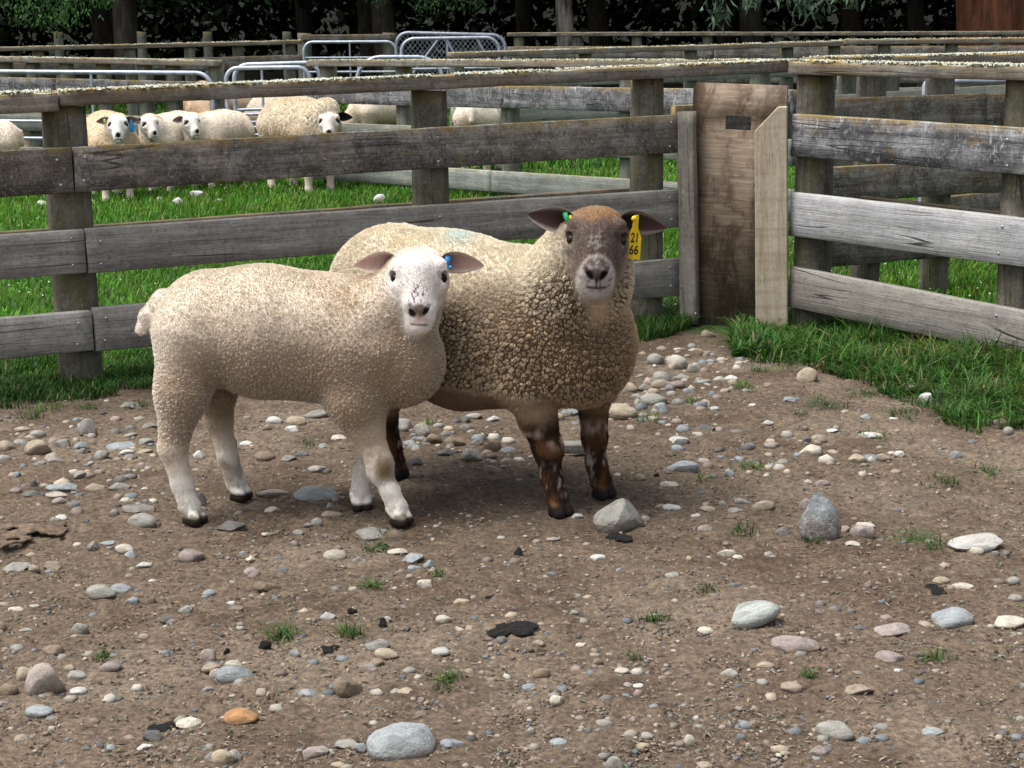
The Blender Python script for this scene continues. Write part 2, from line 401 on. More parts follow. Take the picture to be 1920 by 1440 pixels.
def lichen_crust(parent, L, w, ztop, dens, seed, thick=0.010, name='lichen'):
    thick *= 0.75
    """pale crust of small lifted flakes along the top of a capping rail (local frame of the rail)"""
    g = np.random.default_rng(seed); n = int(L * dens * 2.2)
    c = np.stack([g.uniform(0, L, n), np.where(g.random(n) < 0.55, g.uniform(-w / 2, -w / 2 + 0.03, n), g.uniform(-w / 2, w / 2, n)), np.zeros(n)], -1)
    keep = fbm(c * [7, 22, 1] + seed, 3, seed) > 0.46; c = c[keep]; n = len(c)
    r = g.uniform(0.0025, 0.0095, n); k = 6
    a = np.linspace(0, 2 * math.pi, k, endpoint=False)
    V = np.zeros((n, k + 1, 3)); rr = r[:, None] * g.uniform(0.55, 1.25, (n, k))
    V[:, :k, 0] = c[:, :1] + rr * np.cos(a); V[:, :k, 1] = c[:, 1:2] + rr * np.sin(a)
    V[:, :k, 1] = np.clip(V[:, :k, 1], -w / 2 - 0.006, w / 2 + 0.006)
    V[:, :k, 2] = ztop + g.uniform(-0.003, thick, (n, k)); V[:, k, :2] = c[:, :2]; V[:, k, 2] = ztop + g.uniform(0.004, thick * 1.3, n)
    base = (np.arange(n) * (k + 1))[:, None]; i = np.arange(k)[None]
    tris = np.stack([base + i, base + (i + 1) % k, np.repeat(base + k, k, 1)], -1).reshape(-1, 3)
    o = link(name, mesh_np('lichen', V.reshape(-1, 3), None, tris), M['lichen'], parent)
    o['kind'] = 'stuff'
    return o

def hit(px, py, A, d):
    """distance along the plan line A + s d under the pixel"""
    r_ = ray(px, py); a = np.array([[r_[0], -d[0]], [r_[1], -d[1]]])
    return float(np.linalg.solve(a, np.array(A))[1])

# ---- the near fence on the left: A0 is the foot of its first post
A0 = np.array([-1.79, 7.185]); D1 = np.array([0.8935, 0.4488]); N1 = np.array([-0.4488, 0.8935])
LEN1 = hit(1270, 400, A0, D1)
def zl(za, zb, s): return za + (zb - za) * s / 2.977
f1 = empty('timber_fence', (*A0, 0), 'near grey timber fence of four rails and lichened top rail behind the two front sheep', 'fence')
def rail1(s0, s1, zb, zt, mat, off=0.0, t=0.045, name='rail', chew=0.0, nail_at=()):
    pa = A0 + D1 * s0 + N1 * off; pb = A0 + D1 * s1 + N1 * off
    za0, za1 = zl(*zb, s0), zl(*zb, s1); zt0, zt1 = zl(*zt, s0), zl(*zt, s1)
    h = ((zt0 - za0) + (zt1 - za1)) / 2
    o = board(name, (*pa, (za0 + zt0) / 2), (*pb, (za1 + zt1) / 2), h, t, mat, f1, chew=chew)
    if nail_at: nails(o, [s - s0 for s in nail_at], h, t)
    return o, h
S_MID = hit(822, 300, A0, D1); S_RIGHT = hit(1232, 260, A0, D1)
R2 = ((0.812, 0.835), (0.995, 1.013)); R3 = ((0.474, 0.477), (0.655, 0.663)); R4 = ((0.150, 0.139), (0.323, 0.331))
for i, ((zb, zt), mat, cut) in enumerate(((R2, 'rail_dark', 0.015), (R3, 'rail_grey', 0.045), (R4, 'rail_grey', 0.055))):
    rail1(-1.6, cut - 0.004, zb, zt, M[mat], nail_at=(cut - 0.06,))
    rail1(cut + 0.004, LEN1, zb, zt, M[mat], nail_at=(cut + 0.05, S_MID, LEN1 - 0.05))
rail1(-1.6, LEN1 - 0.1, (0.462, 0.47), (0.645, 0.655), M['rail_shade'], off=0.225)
rail1(LEN1 + 0.10, LEN1 + 0.78, (0.86, 0.86), (1.05, 1.05), M['rail_dark'], off=0.20)
for s, r, tp in ((0.02, 0.088, 1.155), (S_MID, 0.082, 1.165), (S_RIGHT, 0.080, 1.19)):
    p = A0 + D1 * s + N1 * (0.0225 + r)
    post(f1, p[0], p[1], tp, r, M['post'])
p = A0 + D1 * (-1.5) + N1 * 0.1; post(f1, p[0], p[1], 1.14, 0.085, M['post'])
cap, ch = rail1(-0.02, LEN1 + 0.62, (1.158, 1.190), (1.218, 1.248), M['rail_top'], off=0.05, t=0.150, name='top_rail')
lichen_crust(cap, LEN1 + 0.64, 0.15, ch / 2, 520, 1)
cap, ch = rail1(-1.6, -0.03, (1.140, 1.163), (1.215, 1.232), M['rail_top'], off=0.05, t=0.155, name='top_rail', chew=0.02)
lichen_crust(cap, 1.55, 0.155, ch / 2 - 0.004, 1100, 2, 0.02)

# ---- slide-gate of plywood between two uprights
pL = at(1287, 400, 8.50); pR = at(1452, 400, 8.28)
dd = Vector((pR[0] - pL[0], pR[1] - pL[1], 0)); dn = dd.normalized()
bt = empty('batten_upright', (*at(1287, 605, 8.47)[:2], 0), 'narrow grey upright batten at the left edge of the plywood slide gate', 'timber')
b0 = board('timber', at(1294, 607, 8.47), at(1287, 209, 8.47), 0.088, 0.05, M['batten'], None)
bpy.data.objects.remove(bt)
b0.name = 'upright_batten'; tag(b0, 'narrow grey upright batten along the left edge of the plywood gate', 'timber')
def vertical(o, p0, p1, face):
    """stand a board on end: local x up, local -y towards face"""
    x = (Vector(p1) - Vector(p0)).normalized(); y = Vector(face).normalized() * -1; y = (y - x * y.dot(x)).normalized(); z = x.cross(y)
    o.location = p0
    o.rotation_euler = Matrix(((x.x, y.x, z.x), (x.y, y.y, z.y), (x.z, y.z, z.z))).to_euler()
FACE_D = (dn.y, -dn.x, 0)
vertical(b0, at(1293, 607, 8.47), at(1287, 209, 8.47), FACE_D)
b0.data.materials[0] = wood('grey_batten_x', (0.14, 0.13, 0.11), (0.33, 0.305, 0.26), 0.35, 0.15, 0.3, 0.1, axis='X', brown=0.2)
def door_mesh(w, h, t):
    # sheet with a hand hole: grid of cells with one cell left out; local x across, y thickness, z up
    hx0, hx1, hz0, hz1 = 0.36 * w, 0.64 * w, h - 0.215, h - 0.150
    X = [0, hx0, hx1, w]; Z = [0, hz0, hz1, h]; V = []; Q = []
    for y in (-t / 2, t / 2):
        for z in Z:
            for x in X: V.append((x, y, z))
    def id(k, i, j): return k * 16 + j * 4 + i
    for j in range(3):
        for i in range(3):
            if (i, j) == (1, 1): continue
            Q.append((id(0, i, j), id(0, i + 1, j), id(0, i + 1, j + 1), id(0, i, j + 1)))
            Q.append((id(1, i, j), id(1, i, j + 1), id(1, i + 1, j + 1), id(1, i + 1, j)))
    for i in range(3):
        Q.append((id(0, i, 0), id(1, i, 0), id(1, i + 1, 0), id(0, i + 1, 0))); Q.append((id(0, i, 3), id(0, i + 1, 3), id(1, i + 1, 3), id(1, i, 3)))
        Q.append((id(0, 0, i), id(0, 0, i + 1), id(1, 0, i + 1), id(1, 0, i))); Q.append((id(0, 3, i), id(1, 3, i), id(1, 3, i + 1), id(0, 3, i + 1)))
    Q += [(id(0, 1, 1), id(0, 2, 1), id(1, 2, 1), id(1, 1, 1)), (id(0, 1, 2), id(1, 1, 2), id(1, 2, 2), id(0, 2, 2)),
          (id(0, 1, 1), id(1, 1, 1), id(1, 1, 2), id(0, 1, 2)), (id(0, 2, 1), id(0, 2, 2), id(1, 2, 2), id(1, 2, 1))]
    return mesh_np('plywood', V, Q)
W_D = dd.length + 0.02
door = link('plywood_gate', door_mesh(W_D, 1.165, 0.019), M['ply'])
door.location = (pL[0] + 0.01, pL[1] + 0.04, 0.0); door.rotation_euler = (0, R(1.5), math.atan2(dd.y, dd.x))
tag(door, 'brown weathered plywood slide gate with a cut hand hole, standing in the fence corner', 'gate')

def pine_mesh(w, L, t):
    P_ = [(0, 0), (w, 0), (w, L), (w * 0.72, L), (0, L - 0.11)]
    n = len(P_); V = [(x, -t / 2, z) for x, z in P_] + [(x, t / 2, z) for x, z in P_]
    me = bpy.data.meshes.new('pine_board')
    me.from_pydata(V, [], [tuple(range(n)), tuple(range(2 * n - 1, n - 1, -1))] + [(i, i + n, (i + 1) % n + n, (i + 1) % n) for i in range(n)])
    me.update(); return me
pw = at(1418, 612, 8.17); pw2 = at(1472, 625, 8.05)
DR = Vector((0.735, -0.678, 0)); NR = Vector((0.678, 0.735, 0))
pine = link('pine_upright', pine_mesh(0.150, 1.06, 0.052), M['pine'])
wa = at(1418, 618, 8.22)
pine.location = (wa[0], wa[1], 0.0); pine.rotation_euler = (0, R(-1.2), R(-14))
tag(pine, 'pale new pine upright with one slanted top corner beside the plywood gate', 'timber')
bv = pine.modifiers.new('bevel', 'BEVEL'); bv.width = 0.004; bv.segments = 1

# ---- the near fence on the right
B0 = np.array([1.415, 8.125]); D2 = np.array([0.735, -0.678]); N2 = np.array([0.678, 0.735])
f2 = empty('timber_fence', (*B0, 0), 'near pale timber fence on the right with grass growing along its foot', 'fence')
LR = 2.3
def zr(za, zb, s): return za + (zb - za) * s / 1.07
def rail2(s0, s1, zb, zt, mat, off=0.0, t=0.045, name='rail', chew=0.0, nail_at=()):
    pa = B0 + D2 * s0 + N2 * off; pb = B0 + D2 * s1 + N2 * off
    a0, a1, c0, c1 = zr(*zb, s0), zr(*zb, s1), zr(*zt, s0), zr(*zt, s1); h = ((c0 - a0) + (c1 - a1)) / 2
    o = board(name, (*pa, (a0 + c0) / 2), (*pb, (a1 + c1) / 2), h, t, mat, f2, chew=chew)
    if nail_at: nails(o, [s - s0 for s in nail_at], h, t)
    return o, h
S_R = hit(1885, 400, B0, D2)
rail2(-0.125, LR, (0.828, 0.802), (1.024, 0.997), M['rail_scuffed'], nail_at=(S_R,))
rail2(-0.125, LR, (0.459, 0.414), (0.656, 0.618), M['rail_silver'], nail_at=(S_R,))
rail2(-0.125, LR, (0.115, 0.035), (0.305, 0.227), M['rail_mud'], nail_at=(S_R,))
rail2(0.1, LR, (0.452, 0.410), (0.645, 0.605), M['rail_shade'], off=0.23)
capr, ch = rail2(-0.15, LR, (1.206, 1.197), (1.262, 1.253), M['rail_top'], off=0.06, t=0.16, name='top_rail')
lichen_crust(capr, LR + 0.15, 0.16, ch / 2, 800, 3, 0.014)
for s, r in ((-0.085, 0.088), (S_R + 0.02, 0.085)):
    p = B0 + D2 * s + N2 * (0.0225 + r); post(f2, p[0], p[1], 1.205, r, M['post'])

# ---- yard fences behind; c0, c1 are the ends of the top rail, rails hang below it
def yard_fence(c0, c1, label, posts, mats, cap_mat='rail_top', post_r=0.075, rails=((-0.20, -0.375), (-0.54, -0.72), (-0.88, -1.05)), lich=260, post_top=-0.05, cap_t=0.055, post_mat='post_far', group='yard fences behind'):
    c0 = np.array(c0); c1 = np.array(c1); d = c1 - c0; L = float(np.hypot(d[0], d[1])); dn_ = d[:2] / L; nn = np.array([-dn_[1], dn_[0]])
    f = empty('timber_fence', (c0[0], c0[1], 0), label, 'fence', group)
    o = board('top_rail', c0 - [0, 0, cap_t / 2], c1 - [0, 0, cap_t / 2], cap_t, 0.14, M[cap_mat], f)
    if lich: lichen_crust(o, L, 0.14, cap_t / 2, lich, int(abs(c0[0]) * 97) + 11, 0.013)
    for (zt, zb), m in zip(rails, mats):
        if m is None: continue
        h = zt - zb; zc = (zt + zb) / 2
        cut = L * random.Random(int(h * 1e5 + L * 100)).uniform(0.35, 0.65)
        for s0, s1 in ((0, cut - 0.004), (cut + 0.004, L)):
            a = c0 + d * s0 / L; b = c0 + d * s1 / L
            board('rail', (*(a[:2] - nn * 0.05), a[2] + zc), (*(b[:2] - nn * 0.05), b[2] + zc), h, 0.045, M[m], f)
    for s in posts:
        p = c0 + d * s
        q_ = p[:2] + nn * (post_r - 0.02)
        post(f, q_[0], q_[1], p[2] + post_top, post_r, M[post_mat])
    return f
e = 0.01
yard_fence(at(586, 113, 16.0), at(1500, 112, 12.2), 'lichen-topped second fence running from the arched steel gate towards the plywood gate', (0.03, 0.22, 0.46, 0.70, 0.93), ('rail_scuffed', 'rail_green', 'rail_green'))
yard_fence(at(842, 99, 18.0), at(1575, 76, 20.0), 'long timber yard fence third back in the middle, above the brown-faced sheep', (0.02, 0.33, 0.60, 0.86, 0.99), ('rail_green', 'rail_green', None), lich=120)
yard_fence(at(1577, 74, 20.0), at(1990, 70, 20.5), 'timber yard fence third back at the right end behind the long cap rail', (0.2, 0.5, 0.9), ('rail_grey', 'rail_green', None), lich=120)
yard_fence(at(952, 61, 26.0), at(1990, 58, 25.0), 'farthest dark timber fence in front of the trees on the right', (0.02, 0.13, 0.24, 0.37, 0.5, 0.63, 0.76, 0.89), ('rail_dark', 'rail_dark', None), cap_mat='rail_dark', lich=0)
yard_fence(at(-60, 105, 17.9), at(412, 114, 17.2), 'thickly lichened timber fence at upper left ending at the steel gate post', (0.14, 0.255, 0.385, 0.54, 0.70, 0.81, 0.975), ('rail_scuffed', 'rail_green', 'rail_green'), lich=420)
yard_fence(at(-60, 90, 23.0), at(563, 75, 25.0), 'orange-brown topped timber fence at upper left in front of the dark trees', (0.20, 0.47, 0.65, 0.80, 0.97), ('rail_dark', 'rail_dark', None), lich=60)
yard_fence(at(566, 65, 28.0), at(735, 64, 28.0), 'short two-post timber panel between the upper left fence and the mesh gates', (0.02, 0.97), (None, None, None), cap_mat='rail_dark', cap_t=0.09, lich=0, post_top=0.02, post_r=0.11)
c_end = A0 + D1 * (LEN1 + 0.80); c_far = A0 + D1 * (LEN1 + 3.4)
yard_fence((*(c_end + N1 * 0.05), 1.262), (*(c_far + N1 * 0.05), 1.245), 'heavily lichened fence behind the right-hand fence, carrying on the line of the near left fence', (0.16, 0.34, 0.62, 0.95), ('rail_dark', 'rail_dark', 'rail_dark'), lich=900, post_mat='post')
yard_fence(at(1500, 118, 10.6), at(1905, 98, 11.6), 'low cross fence of green-grey rails glimpsed through the right-hand fence', (0.25, 0.42, 0.80), ('rail_green', 'rail_dark', 'rail_dark'), lich=500, post_r=0.085)
wires = empty('post_row', (-6.5, 30, 0)); bpy.data.objects.remove(wires)
for k, px in enumerate((110, 265, 390, 538)):
    c = at(px, 62, 30.5)
    f = post(ground, c[0], c[1], c[2] + 0.02, 0.08, M['post_far'], name='fence_post'); f.parent = None; f.location = (c[0], c[1], -0.15)
    tag(f, ('leftmost', 'second', 'third', 'rightmost')[k] + ' of the four lone round posts before the dark trees at upper left', 'post', 'lone round posts at upper left')

# ---------------------------------------------------------------- steel gates
def tube_mesh(path, r, sides=8, closed=False):
    P_ = [Vector(p) for p in path]; n = len(P_); V = []; 
    for i, p in enumerate(P_):
        a = P_[max(0, i - 1)]; b = P_[min(n - 1, i + 1)]; t = (b - a).normalized()
        u = t.cross(Vector((0.13, 0.97, 0.21))).normalized(); w = t.cross(u)
        for k in range(sides):
            an = 2 * math.pi * k / sides; V.append(p + (u * math.cos(an) + w * math.sin(an)) * r)
    i = np.arange(n * sides).reshape(n, sides); j = np.roll(i, -1, 1)
    q = np.stack([i[:-1], j[:-1], j[1:], i[1:]], -1).reshape(-1, 4)
    return mesh_np('tube', np.array([tuple(v) for v in V]), q, smooth=True)
def gate(pl, pr, zb, label, bars, rc=0.14, uprights=(), braces=(), mesh=False, r=0.021, group='steel tube gates'):
    """pl, pr: top corners (x, y, z); zb: bottom height; bars: heights below the top"""
    pl = Vector(pl); pr = Vector(pr); g = empty('steel_gate', (pl.x, pl.y, 0), label, 'gate', group); L = (pr - pl).length; d = (pr - pl).normalized(); o_ = g.location
    def P_(s, z): v = pl + d * s; return Vector((v.x, v.y, v.z - z)) - o_
    H = pl.z - zb; path = [P_(0, H)]
    for k in range(7): a = math.pi / 2 * k / 6; path.append(P_(rc - rc * math.cos(a), rc - rc * math.sin(a)))
    for k in range(7): a = math.pi / 2 * k / 6; path.append(P_(L - rc + rc * math.sin(a), rc - rc * math.cos(a)))
    path.append(P_(L, H))
    link('frame', tube_mesh(path, r), M['steel'], g)
    for z in bars: link('bar', tube_mesh([P_(0, z), P_(L, z)], r * 0.72), M['steel'], g)
    for s in uprights: link('upright', tube_mesh([P_(L * s, 0), P_(L * s, H)], r * 0.6), M['steel'], g)
    for (s0, z0, s1, z1) in braces: link('brace', tube_mesh([P_(L * s0, z0), P_(L * s1, z1)], r * 0.8), M['steel'], g)
    if mesh:
        V = []; Q = []; st = 0.075
        for sgn in (1, -1):
            k = -H
            while k < L + H:
                s0, z0, s1, z1 = k, 0, k + H * 0.8, H
                if sgn < 0: s0, s1 = s1, s0
                # clip to the frame
                def cl(s, z, S, Z):
                    if s < 0: f_ = (0 - s) / (S - s); return 0, z + (Z - z) * f_
                    if s > L: f_ = (L - s) / (S - s); return L, z + (Z - z) * f_
                    return s, z
                if not ((s0 < 0 and s1 < 0) or (s0 > L and s1 > L)):
                    a, za = cl(s0, z0, s1, z1); b, zb_ = cl(s1, z1, s0, z0)
                    A_, B_ = P_(a, za), P_(b, zb_); w = Vector((0.0035, 0, 0.0)); m = len(V); off = Vector((0, 0.003 * sgn, 0))
                    V += [A_ - w + off, A_ + w + off, B_ + w + off, B_ - w + off]; Q.append((m, m + 1, m + 2, m + 3))
                k += st
        link('wire_mesh', mesh_np('wire_mesh', np.array([tuple(v) for v in V]), Q), M['steel'], g)
    return g
gate(at(-190, 133, 17.0), at(396, 137, 16.6), 0.05, 'long blue-grey tube gate at the far left behind the three white-faced sheep', (0.46, 0.62, 0.78), uprights=(0.62,))
gate(at(423, 128, 16.4), at(580, 126, 16.4), 0.05, 'short arched tube gate standing left of the big woolly sheep', (0.42, 0.54, 0.66, 0.78), uprights=(0.43,), rc=0.11)
gate(at(438, 122, 16.9), at(598, 117, 16.9), 0.05, 'second short arched tube gate just behind the first, left of the big woolly sheep', (0.42, 0.54, 0.66, 0.78), rc=0.13)
gate(at(569, 79, 25.5), at(742, 78, 25.5), 0.05, 'plain steel tube gate left of the mesh gates at the back', (0.22, 0.42, 0.62, 0.8), uprights=(0.5,), rc=0.13)
gate(at(742, 61, 28.0), at(947, 66, 28.0), 0.1, 'wide rear steel gate with wire mesh and slanting braces at the back', (), braces=((0.42, 0.02, 0.05, 0.85), (0.44, 0.02, 0.72, 0.9), (0.72, 0.0, 0.98, 0.8)), mesh=True, rc=0.2, r=0.03)
gate(at(752, 73, 27.0), at(936, 70, 27.0), 0.1, 'narrower front steel gate with an arched top overlapping the mesh gate', (0.45,), uprights=(0.47,), rc=0.2, r=0.028)
gate(at(668, 107, 22.0), at(830, 107, 22.0), 0.05, 'low steel tube gate showing just above the lichened rail left of centre', (0.3, 0.5), rc=0.3, r=0.026, uprights=(0.02,))
gate(at(1736, 153, 9.75), at(1990, 150, 9.75), 0.35, 'pale steel tube gate glimpsed between the right-hand posts', (0.3, 0.6), rc=0.03, r=0.020)

# ---------------------------------------------------------------- trees at the back: dark wood with low crowns
def leaf_mesh(cent, size, g, col, droop=0.0, aspect=0.35, name='leaves'):
    n = len(cent)
    d = g.normal(size=(n, 3)); d[:, 2] -= droop; d /= np.linalg.norm(d, axis=1)[:, None]
    w = np.cross(d, g.normal(size=(n, 3))); w /= np.linalg.norm(w, axis=1)[:, None] + 1e-9
    s = size * g.uniform(0.6, 1.25, n)[:, None]
    nn = np.cross(d, w) * s * 0.12
    V = np.stack([cent - d * s * 0.5, cent - w * s * aspect * 0.5 + nn, cent + d * s * 0.5, cent + w * s * aspect * 0.5 + nn], 1).reshape(-1, 3)
    c = np.repeat(np.array(col)[None] * g.uniform(0.55, 1.35, (n, 1)), 4, 0)
    i = np.arange(n)[:, None] * 4
    tris = np.concatenate([i + [[0, 1, 2]], i + [[0, 2, 3]]])
    return mesh_np(name, V, None, tris, col=c)
def bark(name, a, b):
    s = NT(name); v, rnd, raw = s.objvec(); n = s.noise(s.map(v, (9, 9, 2.0)), 1.0, 5, 0.65, 0.8)
    return s.out(s.ramp(n, [(0.35, a), (0.65, b)]), 0.9, n, 0.8, 0.03)
M['bark'] = bark('dark_bark', (0.02, 0.016, 0.012), (0.07, 0.06, 0.05))
M['bark_gum'] = bark('mottled_gum_bark', (0.05, 0.042, 0.035), (0.30, 0.27, 0.24))
M['bark_red'] = bark('red_fibrous_bark', (0.045, 0.016, 0.009), (0.15, 0.056, 0.03))
def trunk_mesh(r, h, seed):
    rings = 10; V = []; sides = 12; g = np.random.default_rng(seed)
    ang = np.linspace(0, 2 * math.pi, sides, endpoint=False); bx = by = 0.0; out = []
    def add(path, rad):
        m = sum(len(x[0]) for x in out); pts_ = []
        for p, rr in zip(path, rad):
            wob = 1 + 0.12 * g.normal(size=sides)
            pts_.append(np.stack([p[0] + rr * wob * np.cos(ang), p[1] + rr * wob * np.sin(ang), np.full(sides, p[2])], -1))
        i = np.arange(len(path) * sides).reshape(-1, sides) + m; j = np.roll(i, -1, 1)
        out.append((np.concatenate(pts_), np.stack([i[:-1], j[:-1], j[1:], i[1:]], -1).reshape(-1, 4)))
    zz = np.linspace(-0.3, h, rings); path = np.stack([0.12 * np.sin(zz * 0.7 + seed), 0.1 * np.cos(zz * 0.9 + seed), zz], -1)
    add(path, r * (1.15 - 0.75 * np.clip(zz / h, 0, 1)) + 0.25 * r * np.exp(-np.clip(zz, 0, 9) * 3))
    for k in range(6):
        z0 = h * (0.45 + 0.09 * k); a = k * 2.4 + seed; L = h * 0.4; t = np.linspace(0, 1, 5)
        b = path[int(z0 / h * (rings - 1))]
        add(np.stack([b[0] + np.cos(a) * L * t, b[1] + np.sin(a) * L * t, z0 + L * 0.55 * t], -1), r * 0.38 * (1 - 0.8 * t))
    return mesh_np('trunk', np.concatenate([o[0] for o in out]), np.concatenate([o[1] for o in out]), smooth=True)
def crown_mesh(rx, z0, z1, n, size, seed, col, aspect=0.45):
    g = np.random.default_rng(seed)
    u = g.normal(size=(n, 3)); u /= np.linalg.norm(u, axis=1)[:, None]; rad = g.random(n) ** 0.4
    lumps = 1 + 0.35 * (fbm(u * 2.2 + seed, 2, seed) - 0.5)
    c = u * (rad * lumps)[:, None] * [rx, rx, (z1 - z0) / 2] + [0, 0, (z0 + z1) / 2]
    c[:, 2] = np.maximum(c[:, 2], z0 + 0.25 * (fbm(c * [0.9, 0.9, 0], 2, seed) - 0.3))
    return leaf_mesh(c, size, g, col, 0.3, aspect, 'crown')
def tree(x, y, r, h, rx, z0, label, seed, n=2600, size=0.42, col=(0.030, 0.055, 0.018), b='bark', group='trees of the dark wood', share=None):
    t = empty('tree', (x, y, 0), label, 'tree', group)
    link('trunk', share[0] if share else trunk_mesh(r, h, seed), M[b], t)
    link('crown', share[1] if share else crown_mesh(rx, z0, h + 1.5, n, size, seed, col), M['leaf'], t, rot=(0, 0, seed * 1.1))
    return t
gum = tree(at(1048, 40, 30.0)[0], 30.0, 0.13, 7.5, 5.6, 1.75, 'slim mottled grey tree trunk standing above the middle of the yards', 1, 6000, 0.26, (0.020, 0.036, 0.016), 'bark_gum')
red = tree(at(1862, 30, 29.0)[0] + 0.1, 29.2, 0.62, 9.0, 5.0, 1.9, 'broad red-barked trunk at the upper right corner', 2, 3600, 0.36, (0.016, 0.028, 0.010), b='bark_red')
tl = tree(-6.6, 31.5, 0.22, 7.0, 5.6, 1.55, 'leafy dark tree hanging over the upper left corner', 3, 6000, 0.22, (0.030, 0.070, 0.020))
protoT = (trunk_mesh(0.2, 7.0, 9), crown_mesh(5.2, 1.7, 8.5, 4200, 0.40, 9, (0.014, 0.026, 0.010)))
wood_spots = [(-16, 31), (-11, 33), (-2.2, 33), (4.6, 33.5), (14, 31), (19, 33), (-19, 38), (-13.5, 39), (-8.5, 38), (-3, 39.5), (2, 38.5), (7.5, 39), (12.5, 38.5), (17.5, 40), (-16, 45), (-10, 46), (-5, 45), (0.5, 46), (5.5, 45), (10.5, 46), (16, 45.5)]
for k, (x, y) in enumerate(wood_spots):
    tree(x, y, 0.2, 7, 5.2, 1.7, 'dark tree deep in the shaded wood behind the yards', 10 + k, share=protoT)
g_ = np.random.default_rng(77)
n = 70000
hx = g_.uniform(-32, 32, n); hz = g_.random(n) ** 0.8 * 9.0; hy = 52 + g_.normal(0, 1.2, n) + 0.5 * np.sin(hx)
hedge = tag(link('woodland', leaf_mesh(np.stack([hx, hy, hz], -1), 0.42, g_, (0.010, 0.018, 0.007), 0.2, 0.6), M['leaf']), 'dark mass of undergrowth closing the wood behind the trees', 'woodland', kind='stuff')
# bank added behind the trees to block the sky showing through the wood
hxs = np.linspace(-60, 60, 61); hys = np.linspace(56, 110, 28); HX, HY = np.meshgrid(hxs, hys); hp = np.stack([HX, HY, np.zeros_like(HX)], -1).reshape(-1, 3)
hp[:, 2] = -0.4 + 14 * sstep(56, 84, hp[:, 1]) * (0.8 + 0.5 * fbm(hp * 0.06, 3, 3)) + 1.2 * fbm(hp * 0.4, 3, 5) * sstep(57, 62, hp[:, 1])
hi = np.arange(len(hp)).reshape(28, 61); hq = np.stack([hi[:-1, :-1], hi[:-1, 1:], hi[1:, 1:], hi[1:, :-1]], -1).reshape(-1, 4)
tag(link('sky_block_bank', mesh_np('sky_block_bank', hp, hq, smooth=True, col=np.array([0.005, 0.007, 0.004]) * (0.5 + fbm(hp * 0.8, 3, 7))[:, None]), M['vcol']), kind='structure')
# hanging sprays that come down into view, parts of the trees they belong to
def spray(parent, pts_, n, length, col, seed, spread, aspect=0.2, orange=False):
    g = np.random.default_rng(seed); V = []
    cs = []
    for (px, py, Y, s) in pts_:
        c = at(px, py, Y); m = int(n * s)
        k = g.normal(size=(m, 3)) * [spread, spread, spread * 0.9] * s; cs.append(c + k)
    c = np.concatenate(cs) - np.array(parent.location)
    o = link('leaf_spray', leaf_mesh(c, length, g, col, 1.6, aspect), M['leaf'], parent); o['kind'] = 'stuff'; return o
spray(tl, [(60, 20, 27.5, 1.0), (110, 35, 27.5, 0.8), (35, -10, 27.5, 1.2), (130, 5, 27.5, 1.0), (190, -10, 27.5, 0.7)], 240, 0.085, (0.055, 0.13, 0.035), 5, 0.19, 0.32)
spray(gum, [(850, -5, 27.5, 1.0), (900, 0, 27.5, 0.7), (800, 0, 27.5, 0.8), (700, -8, 27.5, 0.6)], 150, 0.08, (0.035, 0.085, 0.025), 6, 0.17, 0.3)
spray(gum, [(1355, 25, 22.5, 0.8), (1350, -10, 22.5, 1.0), (1410, 0, 22.5, 0.7), (1515, 10, 22.5, 0.9), (1500, -15, 22.5, 1.0), (1560, -5, 22.5, 0.8), (1600, -5, 22.5, 0.6)], 46, 0.17, (0.085, 0.135, 0.085), 7, 0.105, 0.24)
